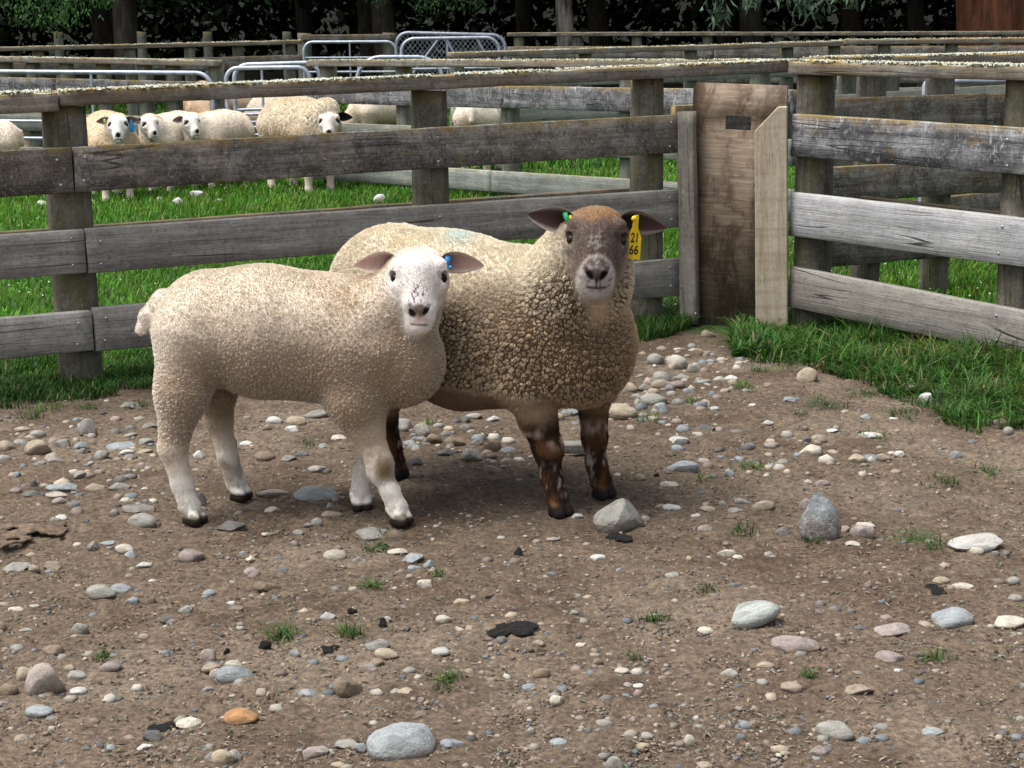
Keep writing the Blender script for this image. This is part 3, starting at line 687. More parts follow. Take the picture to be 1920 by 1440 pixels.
# ---------------------------------------------------------------- sheep: implicit body -> one continuous mesh, fleece as curves
def seg_d(p, a, ra, b, rb):
    a = np.asarray(a, np.float32); b = np.asarray(b, np.float32); ab = b - a
    t = np.clip(((p - a) @ ab) / max(float(ab @ ab), 1e-9), 0, 1)
    return np.linalg.norm(p - a - t[..., None] * ab, axis=-1) - (ra + (rb - ra) * t)
def smin(a, b, k):
    h = np.clip(0.5 + 0.5 * (b - a) / k, 0, 1)
    return b + (a - b) * h - k * h * (1 - h)
def smax(a, b, k): return -smin(-a, -b, k)
class Body:
    def __init__(s): s.add = []; s.sub = []
    def cone(s, a, ra, b, rb, typ, k): s.add.append((np.array(a, float), ra, np.array(b, float), rb, typ, k))
    def cut(s, a, ra, b, rb, k=0.004): s.sub.append((np.array(a, float), ra, np.array(b, float), rb, k))
    def __call__(s, p):
        d = None
        for a, ra, b, rb, t, k in s.add:
            e = seg_d(p, a, ra, b, rb); d = e if d is None else smin(d, e, k)
        for a, ra, b, rb, k in s.sub: d = smax(d, -seg_d(p, a, ra, b, rb), k)
        return d
    def grid(s, h):
        P_ = np.array([x for a, ra, b, rb, t, k in s.add for x in (a - ra, a + ra, b - rb, b + rb)])
        lo = P_.min(0) - 4 * h; n = np.ceil((P_.max(0) + 4 * h - lo) / h).astype(int) + 1
        ax = [lo[i] + h * np.arange(n[i]) for i in range(3)]
        G = np.full(n, 1.0, np.float32)
        def box(a, ra, b, rb, m):
            l = np.minimum(a - ra, b - rb) - m; u = np.maximum(a + ra, b + rb) + m
            i0 = np.clip(np.floor((l - lo) / h).astype(int), 0, n - 1); i1 = np.clip(np.ceil((u - lo) / h).astype(int) + 1, 1, n)
            sl = tuple(slice(x, y) for x, y in zip(i0, i1))
            p = np.stack(np.meshgrid(*[ax[i][sl[i]] for i in range(3)], indexing='ij'), -1).astype(np.float32)
            return sl, p
        for a, ra, b, rb, t, k in s.add:
            sl, p = box(a, ra, b, rb, k + 3 * h); G[sl] = smin(G[sl], seg_d(p, a, ra, b, rb), k)
        for a, ra, b, rb, k in s.sub:
            sl, p = box(a, ra, b, rb, k + 3 * h); G[sl] = smax(G[sl], -seg_d(p, a, ra, b, rb), k)
        return G, lo, h
    def types(s, p, nt=4, soft=0.010):
        W = np.full((len(p), nt), 1e-9)
        for a, ra, b, rb, t, k in s.add: 
            W[:, t] = np.maximum(W[:, t], np.exp(-np.maximum(seg_d(p, a, ra, b, rb), -0.02) / soft))
        return W / W.sum(1, keepdims=True)
def surface_net(G, lo, h):
    S = G < 0
    c = S[:-1, :-1, :-1]
    n = np.array(c.shape)
    acc = np.zeros((*n, 3), np.float32); cnt = np.zeros(n, np.float32)
    for ax_ in range(3):
        o1, o2 = [i for i in range(3) if i != ax_]
        for i in (0, 1):
            for j in (0, 1):
                sa = [slice(0, -1)] * 3; sb = [slice(0, -1)] * 3
                for sl in (sa, sb):
                    sl[o1] = slice(i, n[o1] + i); sl[o2] = slice(j, n[o2] + j)
                sb[ax_] = slice(1, None)
                A, B = G[tuple(sa)], G[tuple(sb)]; m = (A < 0) != (B < 0)
                t = np.where(m, A / np.where(m, A - B, 1), 0)
                acc[..., ax_] += np.where(m, t, 0); acc[..., o1] += m * i; acc[..., o2] += m * j; cnt += m
    act = cnt > 0; idx = -np.ones(n, np.int64); idx[act] = np.arange(act.sum())
    V = (np.argwhere(act) + acc[act] / cnt[act][:, None]) * h + lo
    Q = []
    for ax_ in range(3):
        o1, o2 = [i for i in range(3) if i != ax_]
        sa = [slice(1, -1)] * 3; sb = [slice(1, -1)] * 3
        sa[ax_] = slice(0, -1); sb[ax_] = slice(1, None)
        m = S[tuple(sa)] != S[tuple(sb)]; ins = S[tuple(sa)]
        e = np.argwhere(m); flip = ins[m]
        off = np.array([1, 1, 1]); off[ax_] = 0; e = e + off
        def I(d1, d2): f = e.copy(); f[:, o1] -= d1; f[:, o2] -= d2; return idx[f[:, 0], f[:, 1], f[:, 2]]
        q = np.stack([I(1, 1), I(0, 1), I(0, 0), I(1, 0)], -1)
        if ax_ == 1: flip = ~flip
        q[~flip] = q[~flip][:, ::-1]; Q.append(q)
    return V, np.concatenate(Q)
def sheep_mesh(body, h, fine=None, project=True):
    G, lo, h = body.grid(h); V, Q = surface_net(G, lo, h)
    me = mesh_np('sheep_body', V, Q, smooth=True)
    if fine is not None:
        import bmesh
        c, r = fine; bm = bmesh.new(); bm.from_mesh(me); c = Vector(c)
        ed = [e_ for e_ in bm.edges if (e_.verts[0].co - c).length < r and (e_.verts[1].co - c).length < r]
        bmesh.ops.subdivide_edges(bm, edges=ed, cuts=1, use_grid_fill=True)
        bm.to_mesh(me); bm.free()
    co = np.zeros(len(me.vertices) * 3, np.float32); me.vertices.foreach_get('co', co); co = co.reshape(-1, 3)
    if not project:
        nv = np.zeros(len(co) * 3, np.float32); me.vertex_normals.foreach_get('vector', nv); return me, co, nv.reshape(-1, 3)
    for it in range(1):
        d = body(co); g = np.stack([body(co + np.eye(3, dtype=np.float32)[i] * 0.001) - d for i in range(3)], -1) / 0.001
        gl = np.maximum(np.linalg.norm(g, axis=1, keepdims=True), 0.3)
        co = co - np.clip(d, -0.004, 0.004)[:, None] * g / gl ** 2
    me.vertices.foreach_set('co', co.astype(np.float32).ravel()); me.update()
    n = g / gl
    me.polygons.foreach_set('use_smooth', np.ones(len(me.polygons), bool))
    return me, co, n
def set_col(me, c):
    a = me.color_attributes.new('Col', 'FLOAT_COLOR', 'POINT'); cc = np.ones((len(c), 4), np.float32); cc[:, :3] = np.clip(c, 0.003, 0.95)
    a.data.foreach_set('color', cc.ravel())
def lock_centre(p, c, seed):
    b = np.floor(p / c); best = np.full(len(p), 1e9); sec = best.copy(); out = np.zeros_like(p); idn = np.zeros(len(p)); 
    for dx in (-1, 0, 1):
        for dy in (-1, 0, 1):
            for dz in (-1, 0, 1):
                k = b + [dx, dy, dz]
                f = np.stack([hash3(k, seed), hash3(k, seed + 1), hash3(k, seed + 2)], -1); q = (k + f) * c
                d = np.sqrt(((q - p) ** 2).sum(1)); m = d < best
                sec = np.where(m, best, np.minimum(sec, d))
                best[m] = d[m]; out[m] = q[m]; idn[m] = hash3(k, seed + 3)[m]
    return out, idn, sec - best
def fibres(name, parent, me, co, nrm, col, weight, per_m2, L, rad, mat, seed, cell=None, pull=0.6, flow=None, lie=0.0, npt=4, jitter=0.25, curl=0.15, inset=0.0, crack=0.8, stretch=1.0, tone=0.36, even=0.27):
    g = np.random.default_rng(seed)
    me.calc_loop_triangles(); T = np.zeros(len(me.loop_triangles) * 3, np.int32); me.loop_triangles.foreach_get('vertices', T); T = T.reshape(-1, 3)
    a, b, c = co[T[:, 0]], co[T[:, 1]], co[T[:, 2]]
    ar = 0.5 * np.linalg.norm(np.cross(b - a, c - a), axis=1) * weight[T].mean(1)
    n = int(ar.sum() * per_m2)
    if n < 5: return None
    k = g.choice(len(T), n, p=ar / ar.sum())
    u = g.random((n, 2)); fl = u.sum(1) > 1; u[fl] = 1 - u[fl]; w = np.stack([1 - u.sum(1), u[:, 0], u[:, 1]], -1)[..., None]
    tk = T[k]; p = (co[tk] * w).sum(1); N = (nrm[tk] * w).sum(1); N /= np.linalg.norm(N, axis=1)[:, None] + 1e-9; C = (col[tk] * w).sum(1)
    l = L if np.isscalar(L) else (L[tk] * w[..., 0]).sum(1)
    l = l * g.uniform(1 - 0.9 * even, 1 + 0.6 * even, n)
    p = p - N * inset
    dirn = N + jitter * g.normal(size=(n, 3))
    if flow is not None:
        f = flow(p) if callable(flow) else np.broadcast_to(np.asarray(flow, float), p.shape); f = f - N * (f * N).sum(1)[:, None]
        f = f / (np.linalg.norm(f, axis=1)[:, None] + 1e-6); dirn = dirn * (1 - lie) + f * lie
    dirn /= np.linalg.norm(dirn, axis=1)[:, None]
    t = np.linspace(0, 1, npt)[None, :, None]
    X = p[:, None] + dirn[:, None] * t * l[:, None, None]
    if cell:
        ctr, idn, edge = lock_centre(p * np.array([1, 1, 1.0 / stretch]), cell, seed)
        ctr = ctr * np.array([1, 1, stretch])
        d = ctr - p; d -= N * (d * N).sum(1)[:, None]
        keepf = None
        kd = crack if np.isscalar(crack) else (crack[tk] * w[..., 0]).sum(1)
        full = 1 - kd * (1 - sstep(0.02 * cell, 0.13 * cell, edge))
        X = p[:, None] + dirn[:, None] * t * (l * full * (0.88 + 0.24 * idn))[:, None, None]
        X = X + d[:, None] * (t ** 1.3) * (pull * kd if np.isscalar(kd) else (pull * kd)[:, None, None])
        ph = (idn * 40)[:, None]; s = (np.sin(t[..., 0] * 7 + ph) * curl * l[:, None])[..., None]
        sd_ = np.cross(N, np.stack([np.cos(idn * 50), np.sin(idn * 50), idn], -1)); X = X + sd_[:, None] * s * t
        C = C * (1 - tone / 2 + tone * idn)[:, None]
        keepf = edge > 0.055 * cell * kd * g.uniform(0.3, 1.4, n)
        X = X[keepf]; C = C[keepf]; n = len(X)
    C = C * g.uniform(0.88, 1.12, (n, 1))
    hc = bpy.data.hair_curves.new(name); hc.add_curves([npt] * n)
    hc.attributes['position'].data.foreach_set('vector', X.astype(np.float32).ravel())
    ra = hc.attributes.get('radius') or hc.attributes.new('radius', 'FLOAT', 'POINT')
    rr = np.broadcast_to(rad * (1 - 0.65 * t[..., 0] ** 2), (n, npt)); ra.data.foreach_set('value', rr.astype(np.float32).ravel())
    ca = hc.attributes.new('Col', 'FLOAT_COLOR', 'CURVE'); cc = np.ones((n, 4), np.float32); cc[:, :3] = np.clip(C, 0.003, 0.95); ca.data.foreach_set('color', cc.ravel())
    hc.materials.append(mat)
    o = bpy.data.objects.new(name, hc); COL.objects.link(o); o.parent = parent
    return o
def fibre_mat(name, rough=0.85):
    s = NT(name); a = s.n('Attribute', attribute_name='Col'); s.put(s.b.inputs['Base Color'], a.outputs[0]); s.b.inputs['Roughness'].default_value = rough
    s.b.inputs['Specular IOR Level'].default_value = 0.08
    return s.m
M['wool'] = fibre_mat('wool_fibre'); M['skin_and_shade'] = vcol_mat('sheep_skin', 0.85, 90.0, 0.12, 0.15, 0.0, 0.15)
def eye_mat(c):
    s = NT('eye'); s.b.inputs['Specular IOR Level'].default_value = 0.12; tc = s.n('TexCoord')
    return s.out(s.ramp(s.noise(tc.outputs['Object'], 120.0, 2), [(0.4, tuple(x * 0.6 for x in c)), (0.6, c)]), 0.22)
M['eye'] = eye_mat((0.010, 0.007, 0.005)); M['eye_amber'] = eye_mat((0.035, 0.020, 0.010))
def ball(r, seg=14, rings=9, squash=(1, 1, 1)):
    V = [(0, 0, r)]
    for i in range(1, rings):
        for j in range(seg):
            a, b = math.pi * i / rings, 2 * math.pi * j / seg; V.append((r * math.sin(a) * math.cos(b), r * math.sin(a) * math.sin(b), r * math.cos(a)))
    V.append((0, 0, -r)); q = []; t = []
    for j in range(seg):
        t.append((0, 1 + j, 1 + (j + 1) % seg)); l = 1 + (rings - 2) * seg; t.append((len(V) - 1, l + (j + 1) % seg, l + j))
        for i in range(rings - 2): a = 1 + i * seg; q.append((a + j, a + seg + j, a + seg + (j + 1) % seg, a + (j + 1) % seg))
    return mesh_np('ball', np.array(V) * squash, q, t, smooth=True)
class HeadFrame:
    def __init__(s, O, F, hs, roll=0.0, U=(1, 0, 0)):
        s.O = np.array(O, float); s.F = np.array(F, float); s.F /= np.linalg.norm(s.F)
        U = np.array(U, float); U -= s.F * (U @ s.F); U /= np.linalg.norm(U); N = np.cross(s.F, U)
        if N[2] < 0 or True:
            N = np.cross(U, s.F)
        s.N = N if N[2] > 0 else -N
        s.U = U * math.cos(roll) + s.N * math.sin(roll); s.N = s.N * math.cos(roll) - U * math.sin(roll)
        s.hs = hs
    def __call__(s, u, f, n): return s.O + s.hs * (u * s.U + f * s.F + n * s.N)
    def inv(s, p): d = (p - s.O) / s.hs; return d @ s.U, d @ s.F, d @ s.N
def add_head(B, H, broad=0.0):
    h = H.hs
    def c(a, ra, b, rb, k=0.02, t=1): B.cone(H(*a), ra * h, H(*b), rb * h, t, k * h)
    for s_ in (-1, 1): c((s_ * .020, -.008, -.022), .056, (s_ * .018, .03, -.006), .057, .03)
    c((0, .02, .0), .063, (0, .115, .004), .040 + broad)
    c((0, .130, -.002), .038 + broad, (0, .148, -.012), .033 + broad, .018)
    c((0, .0, -.065), .056, (0, .156, -.036), .029 + broad, .025)
    c((0, .03, .040), .030, (0, .12, .022), .024 + broad * .5, .02)
    for s_ in (-1, 1):
        c((s_ * .038, .03, -.035), .041 + broad * .8, (s_ * .027, .085, -.030), .030 + broad, .02)
        c((s_ * .056, .008, .022), .025, (s_ * .068, .026, .016), .016, .012)
        c((s_ * .060, .062, .004), .018, (s_ * .050, .075, .004), .016, .012)
        c((s_ * .019, .134, .014), .019 + broad * .6, (s_ * .015, .152, .000), .017 + broad * .6, .012)
        c((s_ * .020, .150, -.008), .020 + broad * .6, (s_ * .010, .168, -.016), .018 + broad * .6, .012)
        B.cut(H(s_ * .073, .034, .020), .0135 * h, H(s_ * .070, .046, .016), .009 * h, .006)
        B.cut(H(s_ * .028, .139, .034 + broad), .0060 * h, H(s_ * .011, .159, .024 + broad), .0056 * h, .004)
    return B
def ear(parent, H, side, direction, facing, L, W, outer, inner, rim, base=(.060, -.022, -.012), seed=0, hair=True, droop=0.0):
    b = H(side * base[0], base[1], base[2]); d = np.array(direction, float); d /= np.linalg.norm(d)
    nf = np.array(facing, float); nf -= d * (nf @ d); nf /= np.linalg.norm(nf); w = np.cross(nf, d)
    if w[2] < 0: w = -w
    ns, nt_ = 18, 11; V = []; C = []
    for lay in (0, 1):
        for i in range(ns):
            s = i / (ns - 1)
            wd = W * (0.36 * (1 - s) ** 0.7 + math.sin(math.pi * min(1, s ** 0.8 * 0.98 + 0.0)) ** 0.75 * (1.0 - 0.25 * s)) * (1 if s < .995 else 0.15)
            for j in range(nt_):
                t = -1 + 2 * j / (nt_ - 1)
                cup = (0.55 * (1 - 0.7 * s)) * W
                depth = -cup * (1 - t * t) * (1 - s ** 3) + 0.25 * W * max(0, t) * (1 - s)
                x = b + d * L * s + w * (wd * t - droop * s * s * L) + nf * (depth + 0.010 * 0)
                x = x + nf * (-0.0035 * (1 - t * t) ** 0.5 if lay else 0.0)
                V.append(x); e_ = abs(t)
                ic = np.array(inner) * (0.55 + 0.45 * s) * (1 - sstep(.55, .95, e_)) + np.array(rim) * sstep(.55, .95, e_)
                ic = ic * (1 - 0.65 * math.exp(-(s * 3.2) ** 2) * (1 - e_ ** 2))  # shadow in the ear hollow painted into the colour, deepest at the root
                C.append(ic if lay == 0 else np.array(outer))
    Q = []
    for lay in (0, 1):
        o_ = lay * ns * nt_
        for i in range(ns - 1):
            for j in range(nt_ - 1):
                q = (o_ + i * nt_ + j, o_ + (i + 1) * nt_ + j, o_ + (i + 1) * nt_ + j + 1, o_ + i * nt_ + j + 1); Q.append(q if lay else q[::-1])
    for i in range(ns - 1):
        for j in (0, nt_ - 1):
            Q.append((i * nt_ + j, (i + 1) * nt_ + j, ns * nt_ + (i + 1) * nt_ + j, ns * nt_ + i * nt_ + j))
    V = np.array(V); me = mesh_np('ear', V - np.array(parent.location), Q, smooth=True, col=np.array(C))
    o = link('ear', me, M['skin_and_shade'], parent)
    return o, b, d, w, nf
def rel(parent, p): return Vector([float(x) for x in p]) - parent.location
def finish_sheep(name, S, label, group, H, B, h, colour, lock, wool, hair, eye='eye', fine=True, loc=None, skin_and_shade=(0.26, 0.18, 0.115)):
    root = empty(name, loc, label, 'sheep', group)
    me, co, nr = sheep_mesh(B, h, (H(0, .05, 0), 0.16 * H.hs) if fine else None, project=bool(hair))
    W = B.types(co); c, bare = colour(co, W)
    me2 = me
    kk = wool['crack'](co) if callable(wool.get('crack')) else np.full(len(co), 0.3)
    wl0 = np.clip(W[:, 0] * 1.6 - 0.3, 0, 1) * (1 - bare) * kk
    set_col(me2, c * (1 - wl0[:, None]) + np.array(skin_and_shade) * wl0[:, None])  # shade of the gaps between wool locks painted into the body colour
    off = np.array(root.location)
    body = link('body', me2, M['skin_and_shade'], root)
    co_l = co - off.astype(np.float32)
    me2.vertices.foreach_set('co', co_l.astype(np.float32).ravel()); me2.update()
    u_, f_, n_ = H.inv(co); eyew = sstep(0.8, 1.15, np.hypot((np.abs(u_) - .066) / .017, (f_ - .039) / .017))
    if hair:
        for k_ in ('crack', 'L'):
            if callable(wool.get(k_)): wool[k_] = wool[k_](co)
    wl_ = np.clip(W[:, 0] * 1.6 - 0.3, 0, 1) * (1 - bare)
    if hair and callable(hair.get('L')): hair['L'] = hair['L'](co)
    fibres('fleece', root, me2, co_l, nr, c, wl_, **wool)
    if hair: fibres('short_hair', root, me2, co_l, nr, c, np.clip(1 - wl_, 0, 1) * (W[:, 3] < .5) * np.where(W[:, 1] > .5, eyew * (1 - 0.85 * sstep(.132, .142, f_)), 1), **hair)
    for s_ in (-1, 1):
        link('eye', ball(0.0142 * H.hs), M[eye], root, rel(root, H(s_ * .0670, .041, .0150)))
    return root
LAMB = dict(chains=[
    ([(-0.9070, 5.2541, 0.5917, 0.1630), (-0.7482, 5.2439, 0.5681, 0.1888), (-0.5637, 5.2336, 0.5475, 0.1806), (-0.4202, 5.2234, 0.5372, 0.1765)], 0, 0.06),
    ([(-0.4202, 5.2234, 0.5116, 0.1693), (-0.333, 5.2028, 0.4726, 0.1314)], 0, 0.06),
    ([(-0.3997, 5.2131, 0.5934, 0.1385), (-0.3178, 5.1823, 0.67, 0.1006), (-0.2819, 5.1618, 0.7313, 0.0841)], 0, 0.06),
    ([(-1.0450, 5.2336, 0.6700, 0.0320), (-1.0930, 5.2034, 0.6250, 0.0190), (-1.1080, 5.1931, 0.5880, 0.0150)], 0, 0.012),
    ([(-0.9531, 5.1823, 0.5625, 0.1180), (-0.9850, 5.1413, 0.4087, 0.0720), (-1.0200, 5.131, 0.2399, 0.0400)], 0, 0.05),
    ([(-1.0200, 5.131, 0.2399, 0.0390), (-0.9990, 5.131, 0.1274, 0.0275), (-0.9801, 5.131, 0.061, 0.0310)], 2, 0.02),
    ([(-0.9224, 5.3362, 0.5329, 0.1231), (-0.9273, 5.3773, 0.3796, 0.063), (-0.9221, 5.3876, 0.2672, 0.0410)], 0, 0.05),
    ([(-0.9221, 5.3876, 0.2672, 0.0380), (-0.8994, 5.3876, 0.1444, 0.0270), (-0.8788, 5.3927, 0.0627, 0.0300)], 2, 0.02),
    ([(-0.4612, 5.1618, 0.5112, 0.1283), (-0.4700, 5.1207, 0.3779, 0.0740), (-0.4385, 5.1156, 0.2961, 0.0520)], 0, 0.05),
    ([(-0.4385, 5.1156, 0.2961, 0.0480), (-0.3990, 5.1053, 0.1886, 0.0350), (-0.3985, 5.1053, 0.1650, 0.0330), (-0.3708, 5.0951, 0.1068, 0.0235), (-0.3513, 5.09, 0.0556, 0.0300)], 2, 0.02),
    ([(-0.4304, 5.2849, 0.4711, 0.1231), (-0.4252, 5.2952, 0.3484, 0.0600)], 0, 0.05),
    ([(-0.4252, 5.2952, 0.3484, 0.0470), (-0.4354, 5.2849, 0.2153, 0.032), (-0.4661, 5.2644, 0.1232, 0.0230), (-0.4742, 5.2541, 0.0567, 0.0290)], 2, 0.02),
  ], toes=[((-0.9801, 5.131, 0.0508), (-0.9504, 5.1156, 0.0169), 0.0267), ((-0.8788, 5.3927, 0.0524), (-0.8501, 5.3773, 0.0186), 0.0257), ((-0.3513, 5.09, 0.0505), (-0.3257, 5.0746, 0.0167), 0.0267), ((-0.4742, 5.2541, 0.0516), (-0.466, 5.2285, 0.0177), 0.0257)],
  head=(-0.2686, 5.131, 0.7721), F=(0.01, -0.55, -0.835), hs=1.0262, roll=-0.06)
RAM = dict(chains=[
    ([(-0.3741, 5.6646, 0.617, 0.2176), (-0.1845, 5.5415, 0.5598, 0.2494), (0.041, 5.3876, 0.5588, 0.2176), (0.164, 5.2849, 0.5325, 0.2001)], 0, 0.07),
    ([(0.164, 5.2747, 0.512, 0.1898), (0.2203, 5.2131, 0.4757, 0.1385)], 0, 0.06),
    ([(0.1537, 5.2541, 0.6347, 0.1693), (0.205, 5.1618, 0.7364, 0.1416), (0.2379, 5.1105, 0.818, 0.1078)], 0, 0.07),
    ([(-0.1332, 5.4696, 0.4621, 0.195), (0, 5.3362, 0.4612, 0.1539)], 0, 0.06),
    ([(0.0512, 5.2541, 0.5118, 0.1539), (0.0512, 5.2131, 0.4092, 0.0975)], 0, 0.05),
    ([(0.0564, 5.2028, 0.3785, 0.0698), (0.0768, 5.1874, 0.2965, 0.0534), (0.1065, 5.1772, 0.2095, 0.041), (0.1147, 5.172, 0.1226, 0.0277), (0.1311, 5.1618, 0.0612, 0.0328)], 2, 0.025),
    ([(0.246, 5.3362, 0.4919, 0.1334), (0.251, 5.3465, 0.3692, 0.077)], 0, 0.05),
    ([(0.251, 5.3516, 0.3488, 0.0534), (0.2561, 5.3568, 0.1954, 0.0349), (0.2612, 5.3619, 0.1136, 0.0267), (0.2745, 5.3619, 0.0625, 0.0328)], 2, 0.025),
    ([(-0.3485, 5.562, 0.4934, 0.1745), (-0.4099, 5.6031, 0.3095, 0.077)], 0, 0.05),
    ([(-0.4099, 5.6031, 0.3095, 0.0513), (-0.4149, 5.6338, 0.2074, 0.0339), (-0.3975, 5.6338, 0.1051, 0.0267), (-0.3892, 5.6287, 0.0591, 0.0308)], 2, 0.02),
    ([(-0.3300, 5.7467, 0.4947, 0.1645), (-0.4600, 5.7888, 0.311, 0.0700)], 0, 0.05),
    ([(-0.4600, 5.7888, 0.311, 0.0513), (-0.5000, 5.8199, 0.209, 0.0339), (-0.4950, 5.8199, 0.1067, 0.0267), (-0.4880, 5.8199, 0.0607, 0.0308)], 2, 0.02),
  ], toes=[((0.1311, 5.1618, 0.051), (0.1516, 5.1361, 0.0171), 0.0287), ((0.2745, 5.3619, 0.0522), (0.2919, 5.3362, 0.0184), 0.0287), ((-0.3892, 5.6287, 0.054), (-0.3708, 5.6082, 0.0201), 0.0267), ((-0.4880, 5.8199, 0.0555), (-0.4700, 5.7993, 0.0217), 0.0267)],
  head=(0.2502, 5.054, 0.8900), F=(-0.04, -0.5, -0.866), hs=1.07)

def toes(B, lst):
    for a, b, r in lst:
        a = np.array(a); b = np.array(b); d = b - a; lat = np.array([-d[1], d[0], 0]); lat /= np.linalg.norm(lat) + 1e-9
        for s_ in (-1, 1):
            B.cone(a + lat * s_ * r * 0.35, r * 0.95, b + lat * s_ * r * 0.62, r * 0.62, 3, 0.006)
            B.cone(a * [1, 1, 0] + lat * s_ * r * 0.5 + [0, 0, r * 0.55], r * 0.6, b * [1, 1, 0] + lat * s_ * r * 0.62 + [0, 0, r * 0.5], r * 0.55, 3, 0.006)
def hero_body(S, broad):
    B = Body()
    for ch, t, k in S['chains']:
        for p, q in zip(ch[:-1], ch[1:]): B.cone(p[:3], p[3], q[:3], q[3], t, k)
    toes(B, S['toes'])
    H = HeadFrame(S['head'], S['F'], S['hs'], S.get('roll', 0.0)); add_head(B, H, broad)
    return B, H
def mixc(a, b, t): return a * (1 - t[:, None]) + np.array(b) * t[:, None]

# ---- white-faced lamb in front
B, H = hero_body(LAMB, 0.006)
B.cut((-0.85, 4.985, 0.46), 0.075, (-0.82, 4.985, 0.40), 0.07, 0.05)
B.cut((-0.62, 4.995, 0.50), 0.045, (-0.60, 4.995, 0.42), 0.05, 0.05)
B.cut((-0.33, 5.005, 0.62), 0.045, (-0.40, 4.99, 0.60), 0.045, 0.05)
def lamb_colour(p, W):
    z = p[:, 2]; n1 = fbm(p * 6, 3, 3); n2 = fbm(p * 30, 3, 4); n3 = fbm(p * 110, 2, 6)
    c = np.tile(np.array([0.75, 0.66, 0.54]), (len(p), 1))
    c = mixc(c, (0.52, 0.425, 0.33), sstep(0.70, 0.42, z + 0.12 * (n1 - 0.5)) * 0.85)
    c = mixc(c, (0.52, 0.40, 0.275), sstep(0.52, 0.68, n1) * sstep(-0.75, -0.4, p[:, 0]) * 0.7)
    c = mixc(c, (0.80, 0.73, 0.63), sstep(-0.93, -1.06, p[:, 0]) * 0.8)
    leg = W[:, 2] + W[:, 3]
    lc = mixc(np.tile(np.array([0.70, 0.56, 0.43]), (len(p), 1)), (0.86, 0.81, 0.73), sstep(0.28, 0.10, z + 0.1 * (n1 - .5)))
    c = c * (1 - leg[:, None]) + lc * leg[:, None]
    u, f, n = H.inv(p); fc = W[:, 1]
    face = np.tile(np.array([0.77, 0.715, 0.675]), (len(p), 1))
    face = mixc(face, (0.66, 0.48, 0.40), sstep(0.52, 0.7, n1) * 0.5)
    face = mixc(face, (0.70, 0.57, 0.44), sstep(-.0, -.06, f) * 0.6)
    spot = (sstep(0.60, 0.66, fbm(p * 190, 2, 8)) * np.exp(-((f - .115) / .028) ** 2 - (u / .022) ** 2))
    face = mixc(face, (0.03, 0.025, 0.02), np.clip(spot * 2.2, 0, 1))
    nose = sstep(1.0, 0.5, np.hypot(u / .028, (f - .152) / .020)) * sstep(.0, .02, n)
    face = mixc(face, (0.17, 0.10, 0.085), nose * 0.9)
    ua = np.abs(u) - .020; fa = f - .149; nost = np.hypot((ua * .70 - fa * .71) / .0155, (ua * .71 + fa * .70) / .0078)
    face = mixc(face, (0.015, 0.010, 0.009), sstep(1.1, 0.6, nost) * (n > 0))
    face = mixc(face, (0.45, 0.27, 0.23), np.exp(-((f - .170) / .006) ** 2 - (u / .03) ** 2) * 0.7)
    mouth = np.exp(-((f - .1800 - .22 * u + 9.0 * u * u) / .0028) ** 2) * sstep(.030, .018, np.abs(u)) * 0.85; face = mixc(face, (0.03, 0.017, 0.014), mouth * (n > -.02))
    er = np.hypot((np.abs(u) - .062) / .020, (f - .040) / .020); face = mixc(face, (0.10, 0.06, 0.05), sstep(0.72, 0.55, er) * 0.6 * (n > -.02))
    c = c * (1 - fc[:, None]) + face * fc[:, None]
    k1 = np.exp(-(((p[:, 0] + .383) / .026) ** 4 + ((z - .178) / .036) ** 4 + ((p[:, 1] - 5.07) / .05) ** 2)); c = mixc(c, (0.20, 0.125, 0.03), k1 * 0.9)
    c = mixc(c, (0.30, 0.21, 0.14), sstep(.55, .68, fbm(p * [22, 22, 10], 3, 44)) * sstep(.34, .2, z) * 0.55)
    dirt_ = sstep(0.10, 0.03, z) * sstep(0.52, 0.62, n2); c = mixc(c, (0.12, 0.09, 0.05), dirt_ * 0.8)
    c = mixc(c, (0.022, 0.017, 0.013), sstep(0.036, 0.024, z + 0.010 * (n2 - .5)) * (W[:, 3] > .3))
    c = c * (0.9 + 0.2 * n2)[:, None]
    bare = np.zeros(len(p))
    return c, bare
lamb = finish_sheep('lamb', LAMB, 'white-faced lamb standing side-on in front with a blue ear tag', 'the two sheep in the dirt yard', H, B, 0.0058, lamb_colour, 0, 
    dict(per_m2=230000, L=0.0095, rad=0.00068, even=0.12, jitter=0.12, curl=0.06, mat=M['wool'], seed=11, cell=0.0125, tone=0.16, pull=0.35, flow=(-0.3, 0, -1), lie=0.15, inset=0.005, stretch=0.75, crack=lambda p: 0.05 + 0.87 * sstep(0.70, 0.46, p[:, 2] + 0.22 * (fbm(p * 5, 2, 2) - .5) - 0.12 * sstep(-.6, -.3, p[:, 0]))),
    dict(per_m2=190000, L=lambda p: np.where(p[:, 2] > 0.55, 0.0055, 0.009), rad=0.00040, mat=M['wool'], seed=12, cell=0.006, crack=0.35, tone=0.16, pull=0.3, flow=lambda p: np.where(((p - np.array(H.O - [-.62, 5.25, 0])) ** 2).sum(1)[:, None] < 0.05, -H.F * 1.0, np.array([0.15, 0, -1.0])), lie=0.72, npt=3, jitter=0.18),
    loc=(-0.62, 5.25, 0), skin_and_shade=(0.27, 0.19, 0.125))
EAR_IN = (0.60, 0.40, 0.34); EAR_OUT = (0.68, 0.56, 0.47)
e1 = ear(lamb, H, -1, (-1, 0.10, 0.05), (0.18, -1, -0.22), 0.132, 0.031, EAR_OUT, EAR_IN, (0.70, 0.58, 0.50), droop=0.14)
e2 = ear(lamb, H, 1, (1, 0.10, 0.03), (-0.18, -1, -0.22), 0.132, 0.031, EAR_OUT, EAR_IN, (0.70, 0.58, 0.50), droop=0.14)
